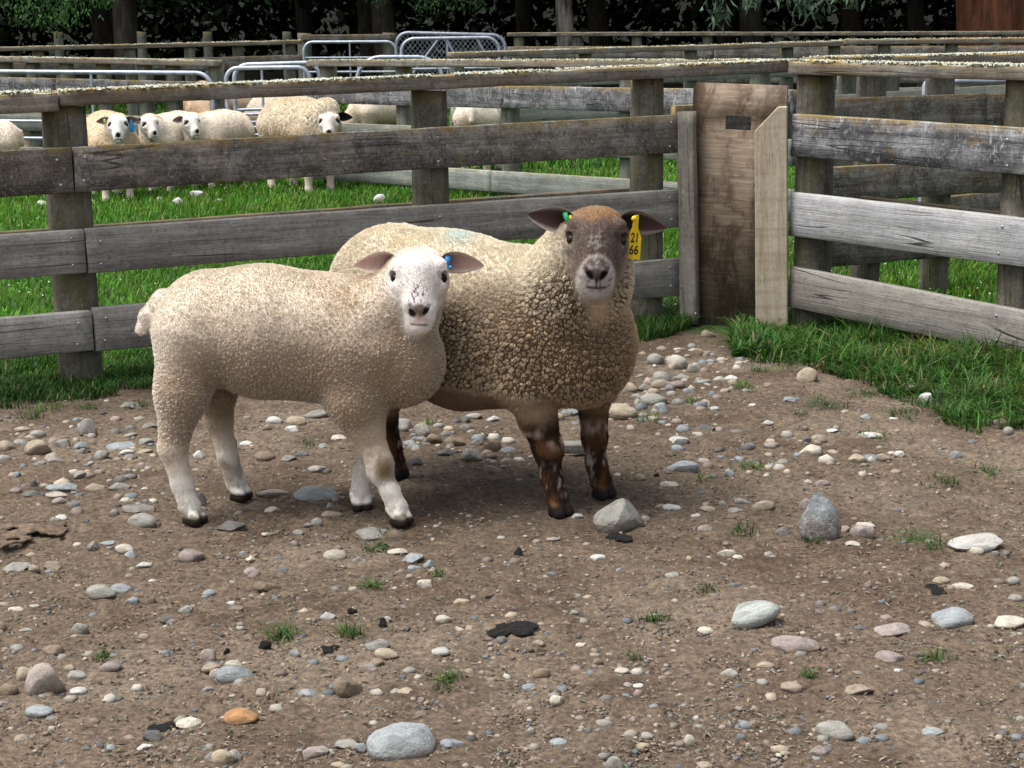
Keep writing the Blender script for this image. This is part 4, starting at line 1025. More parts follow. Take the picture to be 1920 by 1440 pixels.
M['tag_blue'] = plain('blue_plastic', (0.03, 0.27, 0.62), 0.4, 0.4); M['tag_yellow'] = plain('yellow_plastic', (0.80, 0.55, 0.015), 0.4, 0.4)
M['tag_green'] = plain('green_plastic', (0.02, 0.33, 0.13), 0.4, 0.4); M['ink'] = plain('black_ink', (0.012, 0.012, 0.012), 0.6, 0.2)
M['tag_lime'] = plain('lime_plastic', (0.45, 0.65, 0.05), 0.4, 0.4)
def slab(P_, t):
    """outline points in x,z extruded along y"""
    n = len(P_); V = [(x, -t / 2, z) for x, z in P_] + [(x, t / 2, z) for x, z in P_]
    me = bpy.data.meshes.new('tag'); me.from_pydata(V, [], [tuple(range(n)), tuple(range(2 * n - 1, n - 1, -1))] + [(i, i + n, (i + 1) % n + n, (i + 1) % n) for i in range(n)]); me.update(); return me
def band(w, hgt, t, bend):
    """small folded strip tag"""
    n = 8; V = []; Q = []
    for i in range(n + 1):
        a = -bend / 2 + bend * i / n; r = hgt / bend
        for x in (-w / 2, w / 2):
            for k in (0, t): V.append((x, -(r + k) * math.cos(a) + r, (r + k) * math.sin(a)))
    for i in range(n):
        a = i * 4; b = a + 4
        Q += [(a, a + 2, b + 2, b), (a + 1, b + 1, b + 3, a + 3), (a, b, b + 1, a + 1), (a + 2, a + 3, b + 3, b + 2)]
    Q += [(0, 1, 3, 2), (n * 4, n * 4 + 2, n * 4 + 3, n * 4 + 1)]
    return mesh_np('band', V, Q)
tp = e2[1] + e2[2] * 0.022 + e2[3] * 0.006 + e2[4] * 0.012
tg = link('ear_tag', band(0.016, 0.036, 0.002, 1.6), M['tag_blue'], lamb, rel(lamb, tp), (0, R(8), R(6))); tg['label'] = 'small blue strip tag on the lamb\'s ear'
link('tag_button', ball(0.006, 10, 6), M['tag_blue'], tg, (0.010, -0.004, -0.016))

# ---- brown-faced sheep behind it
B2, H2 = hero_body(RAM, 0.011)
def ram_colour(p, W):
    z = p[:, 2]; n1 = fbm(p * 5, 3, 13); n2 = fbm(p * 34, 3, 14); n4 = fbm(p * 130, 2, 15)
    c = np.tile(np.array([0.80, 0.715, 0.56]), (len(p), 1))
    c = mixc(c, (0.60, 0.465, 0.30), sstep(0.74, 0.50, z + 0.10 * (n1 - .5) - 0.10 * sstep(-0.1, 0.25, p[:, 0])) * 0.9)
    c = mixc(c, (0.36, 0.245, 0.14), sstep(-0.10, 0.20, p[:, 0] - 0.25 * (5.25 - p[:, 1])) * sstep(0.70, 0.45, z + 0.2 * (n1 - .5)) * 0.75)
    c = mixc(c, (0.52, 0.70, 0.72), np.exp(-(((p[:, 0] + .16) / .05) ** 2 + ((p[:, 1] - 5.5) / .07) ** 2)) * sstep(.74, .78, z) * 0.6)
    leg = W[:, 2] + W[:, 3]
    lc = np.tile(np.array([0.036, 0.020, 0.012]), (len(p), 1)); lc = mixc(lc, (0.12, 0.052, 0.022), sstep(0.5, 0.66, fbm(p * [25, 25, 9], 2, 16)) * 0.8)
    band_ = np.exp(-((z - .245 + .05 * (n1 - .5)) / .022) ** 2); lc = mixc(lc, (0.42, 0.34, 0.27), np.clip(band_ * sstep(.42, .6, n2) * 1.1, 0, 1))
    fle = np.exp(-((z - .12) / .045) ** 2) * sstep(0.60, 0.70, fbm(p * [90, 90, 40], 2, 18)); lc = mixc(lc, (0.55, 0.48, 0.42), fle * 0.8)
    lc = mixc(lc, (0.30, 0.20, 0.12), sstep(.27, .36, z))
    c = c * (1 - leg[:, None]) + lc * leg[:, None]
    u, f, n = H2.inv(p); fc = W[:, 1]
    face = np.tile(np.array([0.108, 0.076, 0.062]), (len(p), 1))
    face = mixc(face, (0.235, 0.128, 0.058), sstep(.026, -.022, f + .05 * (n2 - .5) + .35 * np.abs(u)) * 0.9)
    face = mixc(face, (0.09, 0.055, 0.04), sstep(-.062, -.075, f) * sstep(.03, .015, np.abs(u)))
    fr = sstep(0.48, 0.66, n4) * (np.exp(-(u / .026) ** 2) * sstep(.0, .07, f)); face = mixc(face, (0.42, 0.37, 0.35), np.clip(fr, 0, 1) * 0.75)
    mz = sstep(.118, .150, f + 0.25 * np.abs(u) * 0) * sstep(0.36, 0.56, n4 + .12); face = mixc(face, (0.40, 0.36, 0.345), mz * 0.85)
    ring = np.exp(-((np.hypot(u / 1.0, (f - .150) / 1.0) - .045) / .006) ** 2); face = mixc(face, (0.55, 0.50, 0.47), ring * 0.5 * (f > .10))
    nose = sstep(1.0, 0.45, np.hypot(u / .032, (f - .152) / .020)) * (n > 0); face = mixc(face, (0.055, 0.042, 0.040), nose * 0.9)
    ua = np.abs(u) - .020; fa = f - .149; nost = np.hypot((ua * .70 - fa * .71) / .0155, (ua * .71 + fa * .70) / .0078); face = mixc(face, (0.008, 0.006, 0.006), sstep(1.15, 0.7, nost) * (n > 0))
    face = mixc(face, (0.012, 0.008, 0.008), np.exp(-((f - .1800 + 7.0 * u * u) / .0032) ** 2) * sstep(.034, .022, np.abs(u)) * 0.9 * (n > -.02))
    face = mixc(face, (0.012, 0.009, 0.008), np.exp(-(u / .0025) ** 2) * sstep(.158, .163, f) * sstep(.181, .176, f))
    er = np.hypot((np.abs(u) - .062) / .022, (f - .040) / .018); face = mixc(face, (0.025, 0.017, 0.014), sstep(1.0, 0.55, er) * (n > -.02))
    c = c * (1 - fc[:, None]) + face * fc[:, None]
    c = mixc(c, (0.014, 0.011, 0.010), sstep(0.050, 0.030, z + 0.012 * (n2 - .5)) * (W[:, 3] > .3))
    # bare belly skin
    bare = sstep(0.375, 0.345, z + 0.05 * (n1 - .5)) * sstep(.16, .10, p[:, 0]) * W[:, 0] 
    c = mixc(c, (0.30, 0.20, 0.14), bare)
    # short clean throat
    th = np.exp(-(((p[:, 0] - .255) / .028) ** 2 + ((z - .665) / .055) ** 2)) * (p[:, 1] < 5.2); c = mixc(c, (0.60, 0.45, 0.30), np.clip(th * 1.2, 0, 1) * W[:, 0]); bare = np.maximum(bare, np.clip(th * 1.3, 0, 0.9))
    return c * (0.9 + 0.2 * n2)[:, None], bare
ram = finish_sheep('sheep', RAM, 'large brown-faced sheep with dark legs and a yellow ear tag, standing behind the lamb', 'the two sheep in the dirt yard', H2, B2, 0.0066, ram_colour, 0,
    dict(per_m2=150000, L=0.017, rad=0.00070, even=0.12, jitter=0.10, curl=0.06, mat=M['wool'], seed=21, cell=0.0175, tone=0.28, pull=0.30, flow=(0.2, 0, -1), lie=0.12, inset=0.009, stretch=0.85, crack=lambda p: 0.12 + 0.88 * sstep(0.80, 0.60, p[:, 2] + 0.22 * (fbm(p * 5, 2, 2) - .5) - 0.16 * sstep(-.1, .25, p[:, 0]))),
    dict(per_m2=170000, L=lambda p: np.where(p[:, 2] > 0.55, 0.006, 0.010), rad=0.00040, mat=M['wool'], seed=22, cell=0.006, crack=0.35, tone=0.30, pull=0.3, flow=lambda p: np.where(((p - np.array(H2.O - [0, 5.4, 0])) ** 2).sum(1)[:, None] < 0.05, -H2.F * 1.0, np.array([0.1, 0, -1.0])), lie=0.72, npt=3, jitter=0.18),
    eye='eye_amber', loc=(0, 5.4, 0), skin_and_shade=(0.09, 0.058, 0.034))
RIN = (0.075, 0.045, 0.040); ROUT = (0.13, 0.095, 0.08); RRIM = (0.30, 0.25, 0.225)
r1 = ear(ram, H2, -1, (-1, 0.06, 0.12), (0.15, -1, -0.15), 0.138, 0.035, ROUT, RIN, RRIM, droop=-0.05)
r2 = ear(ram, H2, 1, (1, 0.06, 0.05), (-0.15, -1, -0.30), 0.138, 0.035, ROUT, RIN, RRIM, droop=0.20)
p_ = r1[1] + r1[2] * 0.022 + r1[3] * 0.010 + r1[4] * 0.012
t1_ = link('ear_tag', band(0.014, 0.046, 0.002, 1.9), M['tag_green'], ram, rel(ram, p_), (0, R(-24), R(-10))); t1_['label'] = 'green strip tag folded round the ear'
p_ = r1[1] + r1[2] * 0.008 + r1[3] * 0.004 + r1[4] * 0.013
t2_ = link('ear_tag', band(0.010, 0.042, 0.002, 1.9), M['tag_yellow'], ram, rel(ram, p_), (0, R(-20), R(-10))); t2_['label'] = 'narrow yellow strip tag at the root of the ear'
p_ = at(1192, 408, float(r2[1][1]) - 0.034)
yt = link('ear_tag', slab([(-.006, .006), (.008, .008), (.010, -.030), (.022, -.058), (.024, -.124), (-.018, -.120), (-.014, -.050), (-.007, -.028)], 0.0022), M['tag_yellow'], ram, rel(ram, p_), (R(6), R(4), R(10))); yt['label'] = 'hanging yellow ear tag printed with the numbers 21 and 66'
link('tag_button', ball(0.0085, 10, 6, (1, 0.7, 1)), M['tag_yellow'], yt, (-0.006, -0.006, -0.002))
def number(txt, z, x, size, sx):
    cu = bpy.data.curves.new('tag_number', 'FONT'); cu.body = txt; cu.size = size; cu.align_x = 'CENTER'; cu.align_y = 'CENTER'; cu.extrude = 0.0003; cu.offset = 0.0006
    o = bpy.data.objects.new('tag_number', cu); COL.objects.link(o); o.parent = yt; o.location = (x, -0.0018, z); o.rotation_euler = (R(90), 0, 0); o.scale = (sx, 1, 1)
    dg = bpy.context.evaluated_depsgraph_get(); me = bpy.data.meshes.new_from_object(o.evaluated_get(dg)); bpy.data.objects.remove(o); bpy.data.curves.remove(cu)
    me.materials.clear(); o = link('tag_number', me, M['ink'], yt, (x, -0.0018, z), (R(90), 0, 0)); o.scale = (sx, 1, 1); return o
number('21', -0.060, 0.003, 0.040, 0.62); number('66', -0.096, 0.003, 0.038, 0.72)

# ---- sheep of the paddock behind: one skeleton, posed for each
def field_sheep(label, x, y, heading, size=1.0, look=None, graze=False, woolc=(0.80, 0.71, 0.585), facec=(0.80, 0.75, 0.70), earc=(0.30, 0.17, 0.14), legc=(0.62, 0.52, 0.42), seed=1, tags=(), back=0.72, shaggy=False, simple=False):
    a = heading; fx, fy = math.cos(a), math.sin(a)
    def T(l, w, z): return np.array([x + size * (l * fx - w * fy), y + size * (l * fy + w * fx), size * z])
    B = Body(); s = size
    def ch(pts_, t, k):
        for p, q in zip(pts_[:-1], pts_[1:]): B.cone(T(*p[:3]), p[3] * s, T(*q[:3]), q[3] * s, t, k)
    ch([(-.34, 0, .55, .165), (-.15, 0, .535, .19), (.05, 0, .53, .185), (.20, 0, .52, .165)], 0, .07)
    ch([(.20, 0, .50, .155), (.28, 0, .47, .12)], 0, .06)
    for sy in (-1, 1):
        ch([(-.33, sy * .09, .50, .12), (-.33, sy * .10, .36, .075), (-.40, sy * .10, .23, .045)], 0, .05)
        ch([(-.40, sy * .10, .23, .042), (-.36, sy * .10, .05, .030), (-.345, sy * .10, .015, .034)], 2, .02)
        ch([(.19, sy * .10, .46, .11), (.19, sy * .10, .30, .058)], 0, .05)
        ch([(.19, sy * .10, .30, .050), (.20, sy * .10, .15, .032), (.20, sy * .10, .05, .028), (.215, sy * .10, .015, .034)], 2, .02)
    ch([(-.49, 0, .60, .03), (-.52, 0, .50, .022)], 0, .03)
    lk = a if look is None else look
    lx, ly = math.cos(lk), math.sin(lk)
    if graze:
        hd = T(.52, 0, .16); F = (fx * .55, fy * .55, -.84); nk = [(.24, 0, .52, .13), (.38, 0, .36, .10), (.48, 0, .22, .075)]
        ch(nk, 0, .06); hh = hd
    else:
        hh = T(.38, 0, .675 - (back if back < .5 else 0)); ch([(.22, 0, .56, .135), (.30, 0, .62, .10), (.345, 0, .66, .08)], 0, .06); F = (lx * .62, ly * .62, -.78)
        hh = hh + np.array([lx, ly, 0]) * 0.03 * s
    H = HeadFrame(hh, F, size * 1.0, 0.0, (-F[1], F[0], 0)); add_head(B, H, 0.002)
    def colour(p, W):
        n1 = fbm(p * 6, 3, seed); n2 = fbm(p * 24, 2, seed + 1); z = p[:, 2] / s
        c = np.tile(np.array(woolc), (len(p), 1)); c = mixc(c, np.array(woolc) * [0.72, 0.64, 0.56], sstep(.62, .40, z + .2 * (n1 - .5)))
        leg = W[:, 2] + W[:, 3]; c = c * (1 - leg[:, None]) + np.array(legc) * leg[:, None]
        u, f, n = H.inv(p); fc = W[:, 1]; face = np.tile(np.array(facec), (len(p), 1))
        face = mixc(face, np.array(woolc) * [.9, .75, .65], sstep(-.01, -.05, f) * .5)
        nose = sstep(1.0, 0.6, np.hypot(u / .026, (f - .152) / .020)) * (n > -.01); face = mixc(face, (0.02, 0.014, 0.013), nose)
        face = mixc(face, (0.03, 0.02, 0.018), np.exp(-((f - .177) / .004) ** 2) * (np.abs(u) < .03))
        er = np.hypot((np.abs(u) - .064) / .020, (f - .040) / .018); face = mixc(face, (0.03, 0.02, 0.018), sstep(1.0, 0.6, er) * (n > -.02))
        c = c * (1 - fc[:, None]) + face * fc[:, None]
        c = mixc(c, (0.05, 0.04, 0.03), sstep(.03, .015, z) * (leg > .5))
        return c * (0.88 + 0.24 * n2)[:, None], np.zeros(len(p))
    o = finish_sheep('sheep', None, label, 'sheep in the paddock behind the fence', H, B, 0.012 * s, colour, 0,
        dict(per_m2=7000 if simple else 24000, L=0.022 if shaggy else 0.014, rad=0.0028 if simple else 0.0020, mat=M['wool'], seed=seed, cell=0.030 if shaggy else 0.024, pull=.5, flow=(0, 0, -1), lie=.35, npt=3, inset=0.006, crack=0.15, tone=0.12), None, fine=not simple, loc=(x, y, 0), skin_and_shade=np.array(woolc) * 0.8)
    for k, sd_ in enumerate((-1, 1)):
        d = np.array(H.U) * sd_ + np.array([0, 0, .06]); nf = np.array([lx, ly, -0.25]) if not graze else np.array(H.N)
        e_ = ear(o, H, sd_, d, nf, 0.115 * s, 0.032 * s, np.array(earc) * 1.2 if earc[0] < .1 else facec, earc, np.array(earc) * 1.3 if earc[0] < .1 else facec, droop=.12)
        for (ts, tm, big) in tags:
            if ts == sd_:
                q = e_[1] + e_[2] * 0.045 + e_[4] * 0.014
                me_ = slab([(-.006, .006), (.008, .006), (.012, -.02), (.026, -.04), (.026, -.095), (-.018, -.095), (-.014, -.035)], 0.003) if big else band(0.018, 0.035, 0.002, 1.6)
                link('ear_tag', me_, M[tm], o, rel(o, q), (0, 0, lk + math.pi / 2))
    return o
CAMD = R(-90)
def gp(px, py, dY=0.0): q = on_ground(px, py); return q[0], q[1] + dY
SC = 1.0
x, y = gp(213, 380); field_sheep('cream sheep with a yellow and a blue ear tag, next to the left post', x - .05, y + .22, R(-66), 1.0, R(-80), seed=31, tags=((-1, 'tag_lime', False), (1, 'tag_blue', True)), woolc=(0.78, 0.63, 0.45))
x, y = gp(287, 362); field_sheep('pale young sheep looking right, middle of the three behind the left fence', x + .14, y + .20, R(-112), 0.93, R(-52), seed=32, earc=(0.42, 0.24, 0.21), facec=(0.84, 0.78, 0.73))
x, y = gp(361, 358); field_sheep('pale young sheep looking right, nearest the tube gate of the three', x + .18, y + .20, R(-118), 0.93, R(-48), seed=33, earc=(0.42, 0.24, 0.21), facec=(0.84, 0.78, 0.73))
x, y = gp(5, 376); field_sheep('sheep cut off by the left edge of the picture', x - .33, y + .15, R(200), 0.92, seed=34)
x, y = gp(610, 368); field_sheep('big shaggy cream sheep with black ears peering over the second rail', x - .20, y + .36, R(-52), 1.10, R(-88), back=0.08, seed=35, earc=(0.022, 0.016, 0.014), facec=(0.70, 0.62, 0.56), shaggy=True, woolc=(0.80, 0.70, 0.55), tags=((-1, 'tag_green', False),))
def far(px, py_back, Y, heading, label, seed, sc=1.0, graze=True, woolc=(0.78, 0.70, 0.58)):
    p = at(px, py_back, Y); field_sheep(label, p[0], Y, heading, sc, graze=graze, seed=seed, simple=True, woolc=woolc)
far(382, 150, 19.5, R(-75), 'grazing sheep glimpsed just left of the short arched gate', 41, 1.1, woolc=(0.60, 0.44, 0.30))
far(455, 160, 19.8, R(10), 'grazing sheep glimpsed through the bars of the arched gate', 42, 1.05, woolc=(0.50, 0.38, 0.27))
far(530, 200, 19.0, R(170), 'sheep standing far behind the big shaggy one', 43, 1.0, woolc=(0.55, 0.47, 0.38))
far(728, 200, 19.0, R(178), 'cream sheep grazing behind the second fence, right of the shaggy sheep', 44, 1.05)
far(905, 212, 17.0, R(80), 'cream sheep behind the second fence, just left of the brown-faced sheep', 45, 1.05)
far(15, 210, 19.0, R(0), 'brownish sheep behind the tube gate at the far left', 46, 1.05, woolc=(0.36, 0.26, 0.17))
# ---------------------------------------------------------------- stones of the yard, each where it lies
def stone_mesh(seed, kind):
    import bmesh
    bm = bmesh.new(); bmesh.ops.create_icosphere(bm, subdivisions=3, radius=1.0)
    co = np.array([v.co[:] for v in bm.verts]); g = np.random.default_rng(seed)
    if kind == 'round':
        r = 1 + 0.34 * (fbm(co * 0.9 + seed * 3.3, 2, seed) - 0.5) + 0.07 * (fbm(co * 3.1 + seed, 2, seed + 1) - 0.5)
        co = co * r[:, None]
        co = np.sign(co) * np.abs(co) ** 0.92
        for k in range(6):
            n = g.normal(size=3); n /= np.linalg.norm(n); d = g.uniform(0.56, 0.84); e_ = co @ n - d; co = co - np.clip(e_, 0, None)[:, None] * n * g.uniform(0.65, 0.95)
        co = co + 0.025 * (np.stack([fbm(co * 5 + i, 2, seed + i) for i in range(3)], -1) - .5)
    else:
        co = co * (1 + 0.3 * (fbm(co * 0.9 + seed, 2, seed) - .5))[:, None]
        for k in range(9):
            n = g.normal(size=3); n /= np.linalg.norm(n); d = g.uniform(0.50, 0.85); e_ = co @ n - d; co = co - np.clip(e_, 0, None)[:, None] * n * 0.94
        co *= 1.22; co = co + 0.03 * (np.stack([fbm(co * 4 + i, 2, seed + i) for i in range(3)], -1) - .5)
    if kind == 'peak':
        t = np.clip((co[:, 2] + 0.9) / 2.0, 0, 1); co[:, 0] *= 1.15 - 0.75 * t; co[:, 1] *= 1.1 - 0.7 * t; co[:, 0] -= 0.22 * t
    co /= np.abs(co).max(0)
    for v, c in zip(bm.verts, co): v.co = c
    me = bpy.data.meshes.new('stone'); bm.to_mesh(me); bm.free()
    if kind == 'round': me.polygons.foreach_set('use_smooth', np.ones(len(me.polygons), bool))
    else:
        me.polygons.foreach_set('use_smooth', np.ones(len(me.polygons), bool)); me.set_sharp_from_angle(angle=R(24))
    return me
def stone_mat(name, c, vein=None, speck=0.3):
    s = NT(name); v, rnd, raw = s.objvec()
    tc = s.n('TexCoord'); 
    n = s.noise(v, 1.6, 4, 0.65, 0.3); f = s.noise(v, 7.0, 3, 0.75)
    col = s.ramp(n, [(0.3, tuple(x * 0.66 for x in c)), (0.5, c), (0.72, tuple(min(1, x * 1.30) for x in c))])
    col = s.mix(1.0, col, s.ramp(rnd, [(0, (0.80, 0.78, 0.76)), (0.5, (1, 1, 1)), (1, (1.16, 1.15, 1.10))]), 'MULTIPLY')
    col = s.mix(s.math('MULTIPLY', s.ramp(f, [(0.56, 0.0), (0.68, 1.0)]), speck), col, tuple(x * 0.40 for x in c))
    # dried mud on the lower flanks
    sp = s.n('SeparateXYZ', i_Vector=raw); mud = s.ramp(s.math('ADD', sp.outputs[2], s.math('MULTIPLY', n, 0.9)), [(0.15, 1.0), (0.75, 0.0)])
    col = s.mix(s.math('MULTIPLY', mud, 0.70), col, (0.12, 0.086, 0.058))
    if vein: 
        vn = s.noise(s.map(v, (1.2, 3.5, 4.5)), 1.0, 3, 0.6, 0.6); col = s.mix(s.ramp(vn, [(0.52, 0.0), (0.55, 0.6), (0.58, 0.6), (0.62, 0.0)]), col, vein)
    return s.out(col, 0.78, s.math('ADD', n, s.math('MULTIPLY', f, 0.6)), 0.35, 0.06)
SM = {'G': stone_mat('stone_grey', (0.235, 0.228, 0.205)), 'B': stone_mat('stone_blue_grey', (0.215, 0.235, 0.245), (0.34, 0.345, 0.335)), 'T': stone_mat('stone_tan', (0.285, 0.24, 0.18)),
      'L': stone_mat('stone_cream', (0.41, 0.375, 0.315), None, 0.2), 'P': stone_mat('stone_pink', (0.265, 0.225, 0.205)), 'W': stone_mat('stone_white', (0.44, 0.435, 0.41), None, 0.25),
      'D': stone_mat('stone_dark', (0.115, 0.113, 0.11)), 'O': stone_mat('stone_orange', (0.30, 0.165, 0.075)), 'R': stone_mat('stone_brown', (0.185, 0.145, 0.105)),
      'V': stone_mat('stone_veined', (0.25, 0.27, 0.255), (0.45, 0.445, 0.41))}
WORD = {'G': 'grey', 'B': 'blue-grey', 'T': 'tan', 'L': 'cream', 'P': 'pinkish', 'W': 'whitish', 'D': 'dark grey', 'O': 'orange', 'R': 'brown', 'V': 'white-veined grey'}
MESH = {}
for k in range(16): MESH['r%d' % k] = stone_mesh(100 + k, 'round')
for k in range(12): MESH['a%d' % k] = stone_mesh(200 + k, 'angular')
MESH['peak'] = stone_mesh(307, 'peak')
STONE_MESH = {}
def stone_data(key, c):
    if (key, c) not in STONE_MESH:
        m = MESH[key].copy(); m.materials.append(SM[c]); STONE_MESH[(key, c)] = m
    return STONE_MESH[(key, c)]
# x, y, width, height on the two lower quarters of the photograph at double size; colour; r rounded, a angular
LEFT = '''490 77 85 26 G r|330 183 70 78 G a|140 192 65 40 G r|145 250 108 72 T r|25 247 76 60 T r|85 172 65 25 T r|240 235 80 45 G a|305 240 60 42 B a|453 235 112 34 B a|475 260 60 28 W r|385 275 60 50 G r|205 297 60 28 P r|150 312 50 28 G r|75 218 55 28 G r|550 222 62 28 G r|545 258 60 22 T r|490 192 55 22 G r|565 160 70 26 G r
235 378 135 42 B a|128 372 34 40 D a|65 346 34 32 B r|55 394 70 34 P r|120 405 70 40 D a|215 412 85 34 L r|225 436 60 34 P r|358 384 90 46 T a|452 384 88 44 G a|305 344 58 36 G r|278 450 40 20 T a|427 494 50 36 G r|530 516 130 56 G r|520 480 120 24 G a|235 500 58 22 W r|325 517 32 26 D r|865 530 115 62 D a|755 440 45 70 D a|860 232 62 80 P r|745 270 50 48 W a|918 220 55 22 W a|990 268 95 42 R a|1080 276 65 38 G a|1130 258 60 28 D a|1190 320 72 34 G r|1215 224 55 24 G r|1270 187 70 28 L r|1097 162 70 32 W a|1000 160 38 30 T r|1112 126 82 46 T r|1200 102 125 36 G r|1030 132 70 36 W r|915 155 26 22 R r
1020 402 130 44 P a|1190 424 175 44 B a|1260 440 50 40 G a|1240 466 35 30 G r|1020 486 60 36 L a|1245 500 80 36 T a|1390 545 135 56 G a|1480 550 88 46 R a|1190 532 45 40 G r|1155 538 40 26 G r|1120 557 45 28 G r|998 556 40 22 L a|1505 152 100 58 G r|1587 175 75 62 G r|1622 206 70 58 R r|1705 215 75 48 R a|1768 265 92 58 G r|1850 228 70 66 R r|1790 218 55 36 G a|1555 237 55 36 B r|1555 282 60 36 D a|1670 260 70 30 D a|1905 243 60 40 B a|1840 270 50 30 R r|1780 120 80 20 G a|1850 127 55 28 W a|1745 135 35 28 D r|720 642 100 66 P r|350 606 50 46 G a|406 596 60 32 B a|472 615 80 48 L r|490 640 52 44 B a|540 680 68 34 W r|195 668 85 58 T a|60 685 110 40 G a|125 690 55 36 T r|945 695 65 46 P r|940 648 38 28 L a|1055 692 58 24 D a|1260 640 95 42 L r|1490 620 80 32 L a|1545 648 90 54 B a|1555 690 56 32 B a|1610 684 50 46 B a|1598 746 75 36 L a|1340 655 45 30 G a
380 776 115 72 G r|455 762 85 36 B r|493 800 70 40 B r|568 804 42 42 R r|1000 764 110 50 R a|968 806 32 26 T a|780 763 60 32 B a|570 737 30 20 W r|62 845 72 30 L r|870 822 45 24 W a|880 846 62 36 R a|630 890 65 38 D a|695 845 60 40 G a|298 915 70 58 G r|98 922 55 30 G a|5 910 45 50 R r|1230 874 66 42 W a|1730 802 66 32 T r|1665 897 62 44 L r|1455 885 32 24 W r|1415 985 100 60 G a|1450 1020 95 46 T r|1415 1058 55 45 R a|1655 1003 72 36 W r|1105 1007 48 36 B r|200 988 85 50 R r|410 1056 100 64 P r|785 1023 68 66 P r|795 1075 75 50 T r|880 1062 75 42 L r|815 1100 60 60 P r|882 1108 145 62 B r|778 1150 50 22 B a|170 1118 158 160 P r|90 1100 82 72 T r|30 1150 82 62 R r|285 1093 82 48 G r|292 1145 72 42 W r|265 1062 50 24 T r|150 1225 110 54 B r|15 1208 35 32 P a|1303 1150 118 110 R a|1153 1163 72 46 B a|905 1258 132 74 O r|715 1272 110 50 L a|568 1307 95 66 D a|80 1328 62 32 T r|412 1358 48 30 B a|542 1353 62 30 W a|1520 1352 290 172 B r|1185 1387 100 64 P a|1290 1355 115 46 G a|1695 1357 100 56 B a|1350 1378 60 50 B a|840 1415 95 75 T r|880 1405 55 60 W r|1525 1165 72 30 T r|320 1366 38 24 D r|1225 1098 60 24 R a'''
RIGHT = '''408 108 130 76 T r|535 62 110 62 G r|560 97 75 52 B a|560 10 82 44 T r|620 10 60 42 P r|222 97 90 50 B a|165 125 75 40 T r|205 112 55 34 G r|475 80 40 36 G r|720 72 52 30 T a|1035 62 62 28 B a|722 167 85 30 D a|620 213 90 60 W a|633 303 135 68 B a|810 332 50 40 B a|484 357 52 38 T r|590 374 72 38 L a|890 237 46 30 B r|976 230 65 38 P r|1118 256 112 56 L r|1152 212 66 38 T r|1108 214 40 30 D a|1205 255 50 20 T r|1292 274 80 40 T r|1350 276 34 32 W a|1395 266 70 36 T r|1455 260 50 34 W a|1345 196 95 30 W a|1200 180 50 16 W a|1325 124 46 30 B a|1730 215 46 28 G a|1665 268 50 36 B a|1860 183 42 38 G r|1835 145 60 28 T r|1162 382 60 28 P r|862 447 56 36 G a|838 483 60 30 G r|940 467 90 48 T r|792 453 36 26 G r|740 468 75 28 T a|600 462 70 30 W a|560 455 50 24 T a|690 497 40 24 W a|497 498 46 34 G a
398 500 205 160 G a|1152 532 172 190 B peak|1100 465 52 52 P r|1015 550 62 44 D a|1312 555 95 70 P r|1315 518 95 34 L a|1250 540 44 38 T r|1270 607 70 20 L a|1745 600 220 56 W a|1733 624 72 42 L r|810 628 78 54 L r|850 652 50 26 L a|965 643 40 30 G r|725 548 60 40 P a|245 500 48 30 W r|322 657 60 26 W r|155 587 55 22 P a|600 728 54 30 G a|838 756 50 30 D a|1605 738 76 42 T a|1685 756 88 36 L a|1880 727 52 36 G r|1885 790 70 40 G a|910 886 218 124 V r|1645 878 175 80 B r|1425 915 145 58 P a|1865 884 145 48 L r|1065 982 190 52 P a|1415 1026 112 60 P r|722 935 74 40 L a|815 1082 68 48 G r|948 1058 70 30 T r|1045 1133 92 54 T r|1300 1156 112 46 T r|412 1088 58 34 L r|470 1138 48 26 W r|110 1082 72 64 R r|100 972 50 30 T r|260 972 44 26 L r|65 1133 55 28 B r|168 1183 56 52 L r|320 1057 46 40 R r|232 862 40 30 G r|203 907 36 26 R r|1215 1298 150 66 G r|1150 1370 96 56 P r|665 1337 50 52 L r|718 1418 74 46 T r|507 1315 56 32 G r|178 1338 78 32 B r|908 1280 44 44 R a|380 1415 72 72 G a|1575 1305 88 28 B a|1320 1330 60 30 B a|845 1140 50 34 D r|1310 905 55 32 D a|68 1296 46 40 G r|320 1305 36 28 G r|1450 1083 46 26 W a|1905 1242 36 30 G r|1590 1075 44 26 P a
736 -184 56 42 T a|1104 -18 86 74 T r|700 -120 52 36 R r|614 -78 92 70 L r|540 -88 70 52 G r|566 -10 82 60 G r|680 -54 52 40 G r|640 -30 60 34 G a|500 20 60 40 G a|716 -14 56 28 G r|776 -16 50 26 W a|820 -18 56 28 W r|1494 24 56 42 G r|1556 58 66 54 W a|1744 32 62 28 B r|600 40 44 28 G r|660 30 44 28 B a|690 60 40 26 T a|440 20 66 46 T r|470 45 50 30 G r|396 30 60 36 W r|800 30 44 24 T r|880 30 40 22 G a|760 100 36 20 W r|900 90 36 22 W r|960 150 50 22 W a|1430 130 36 18 W r|1250 110 34 18 T r'''
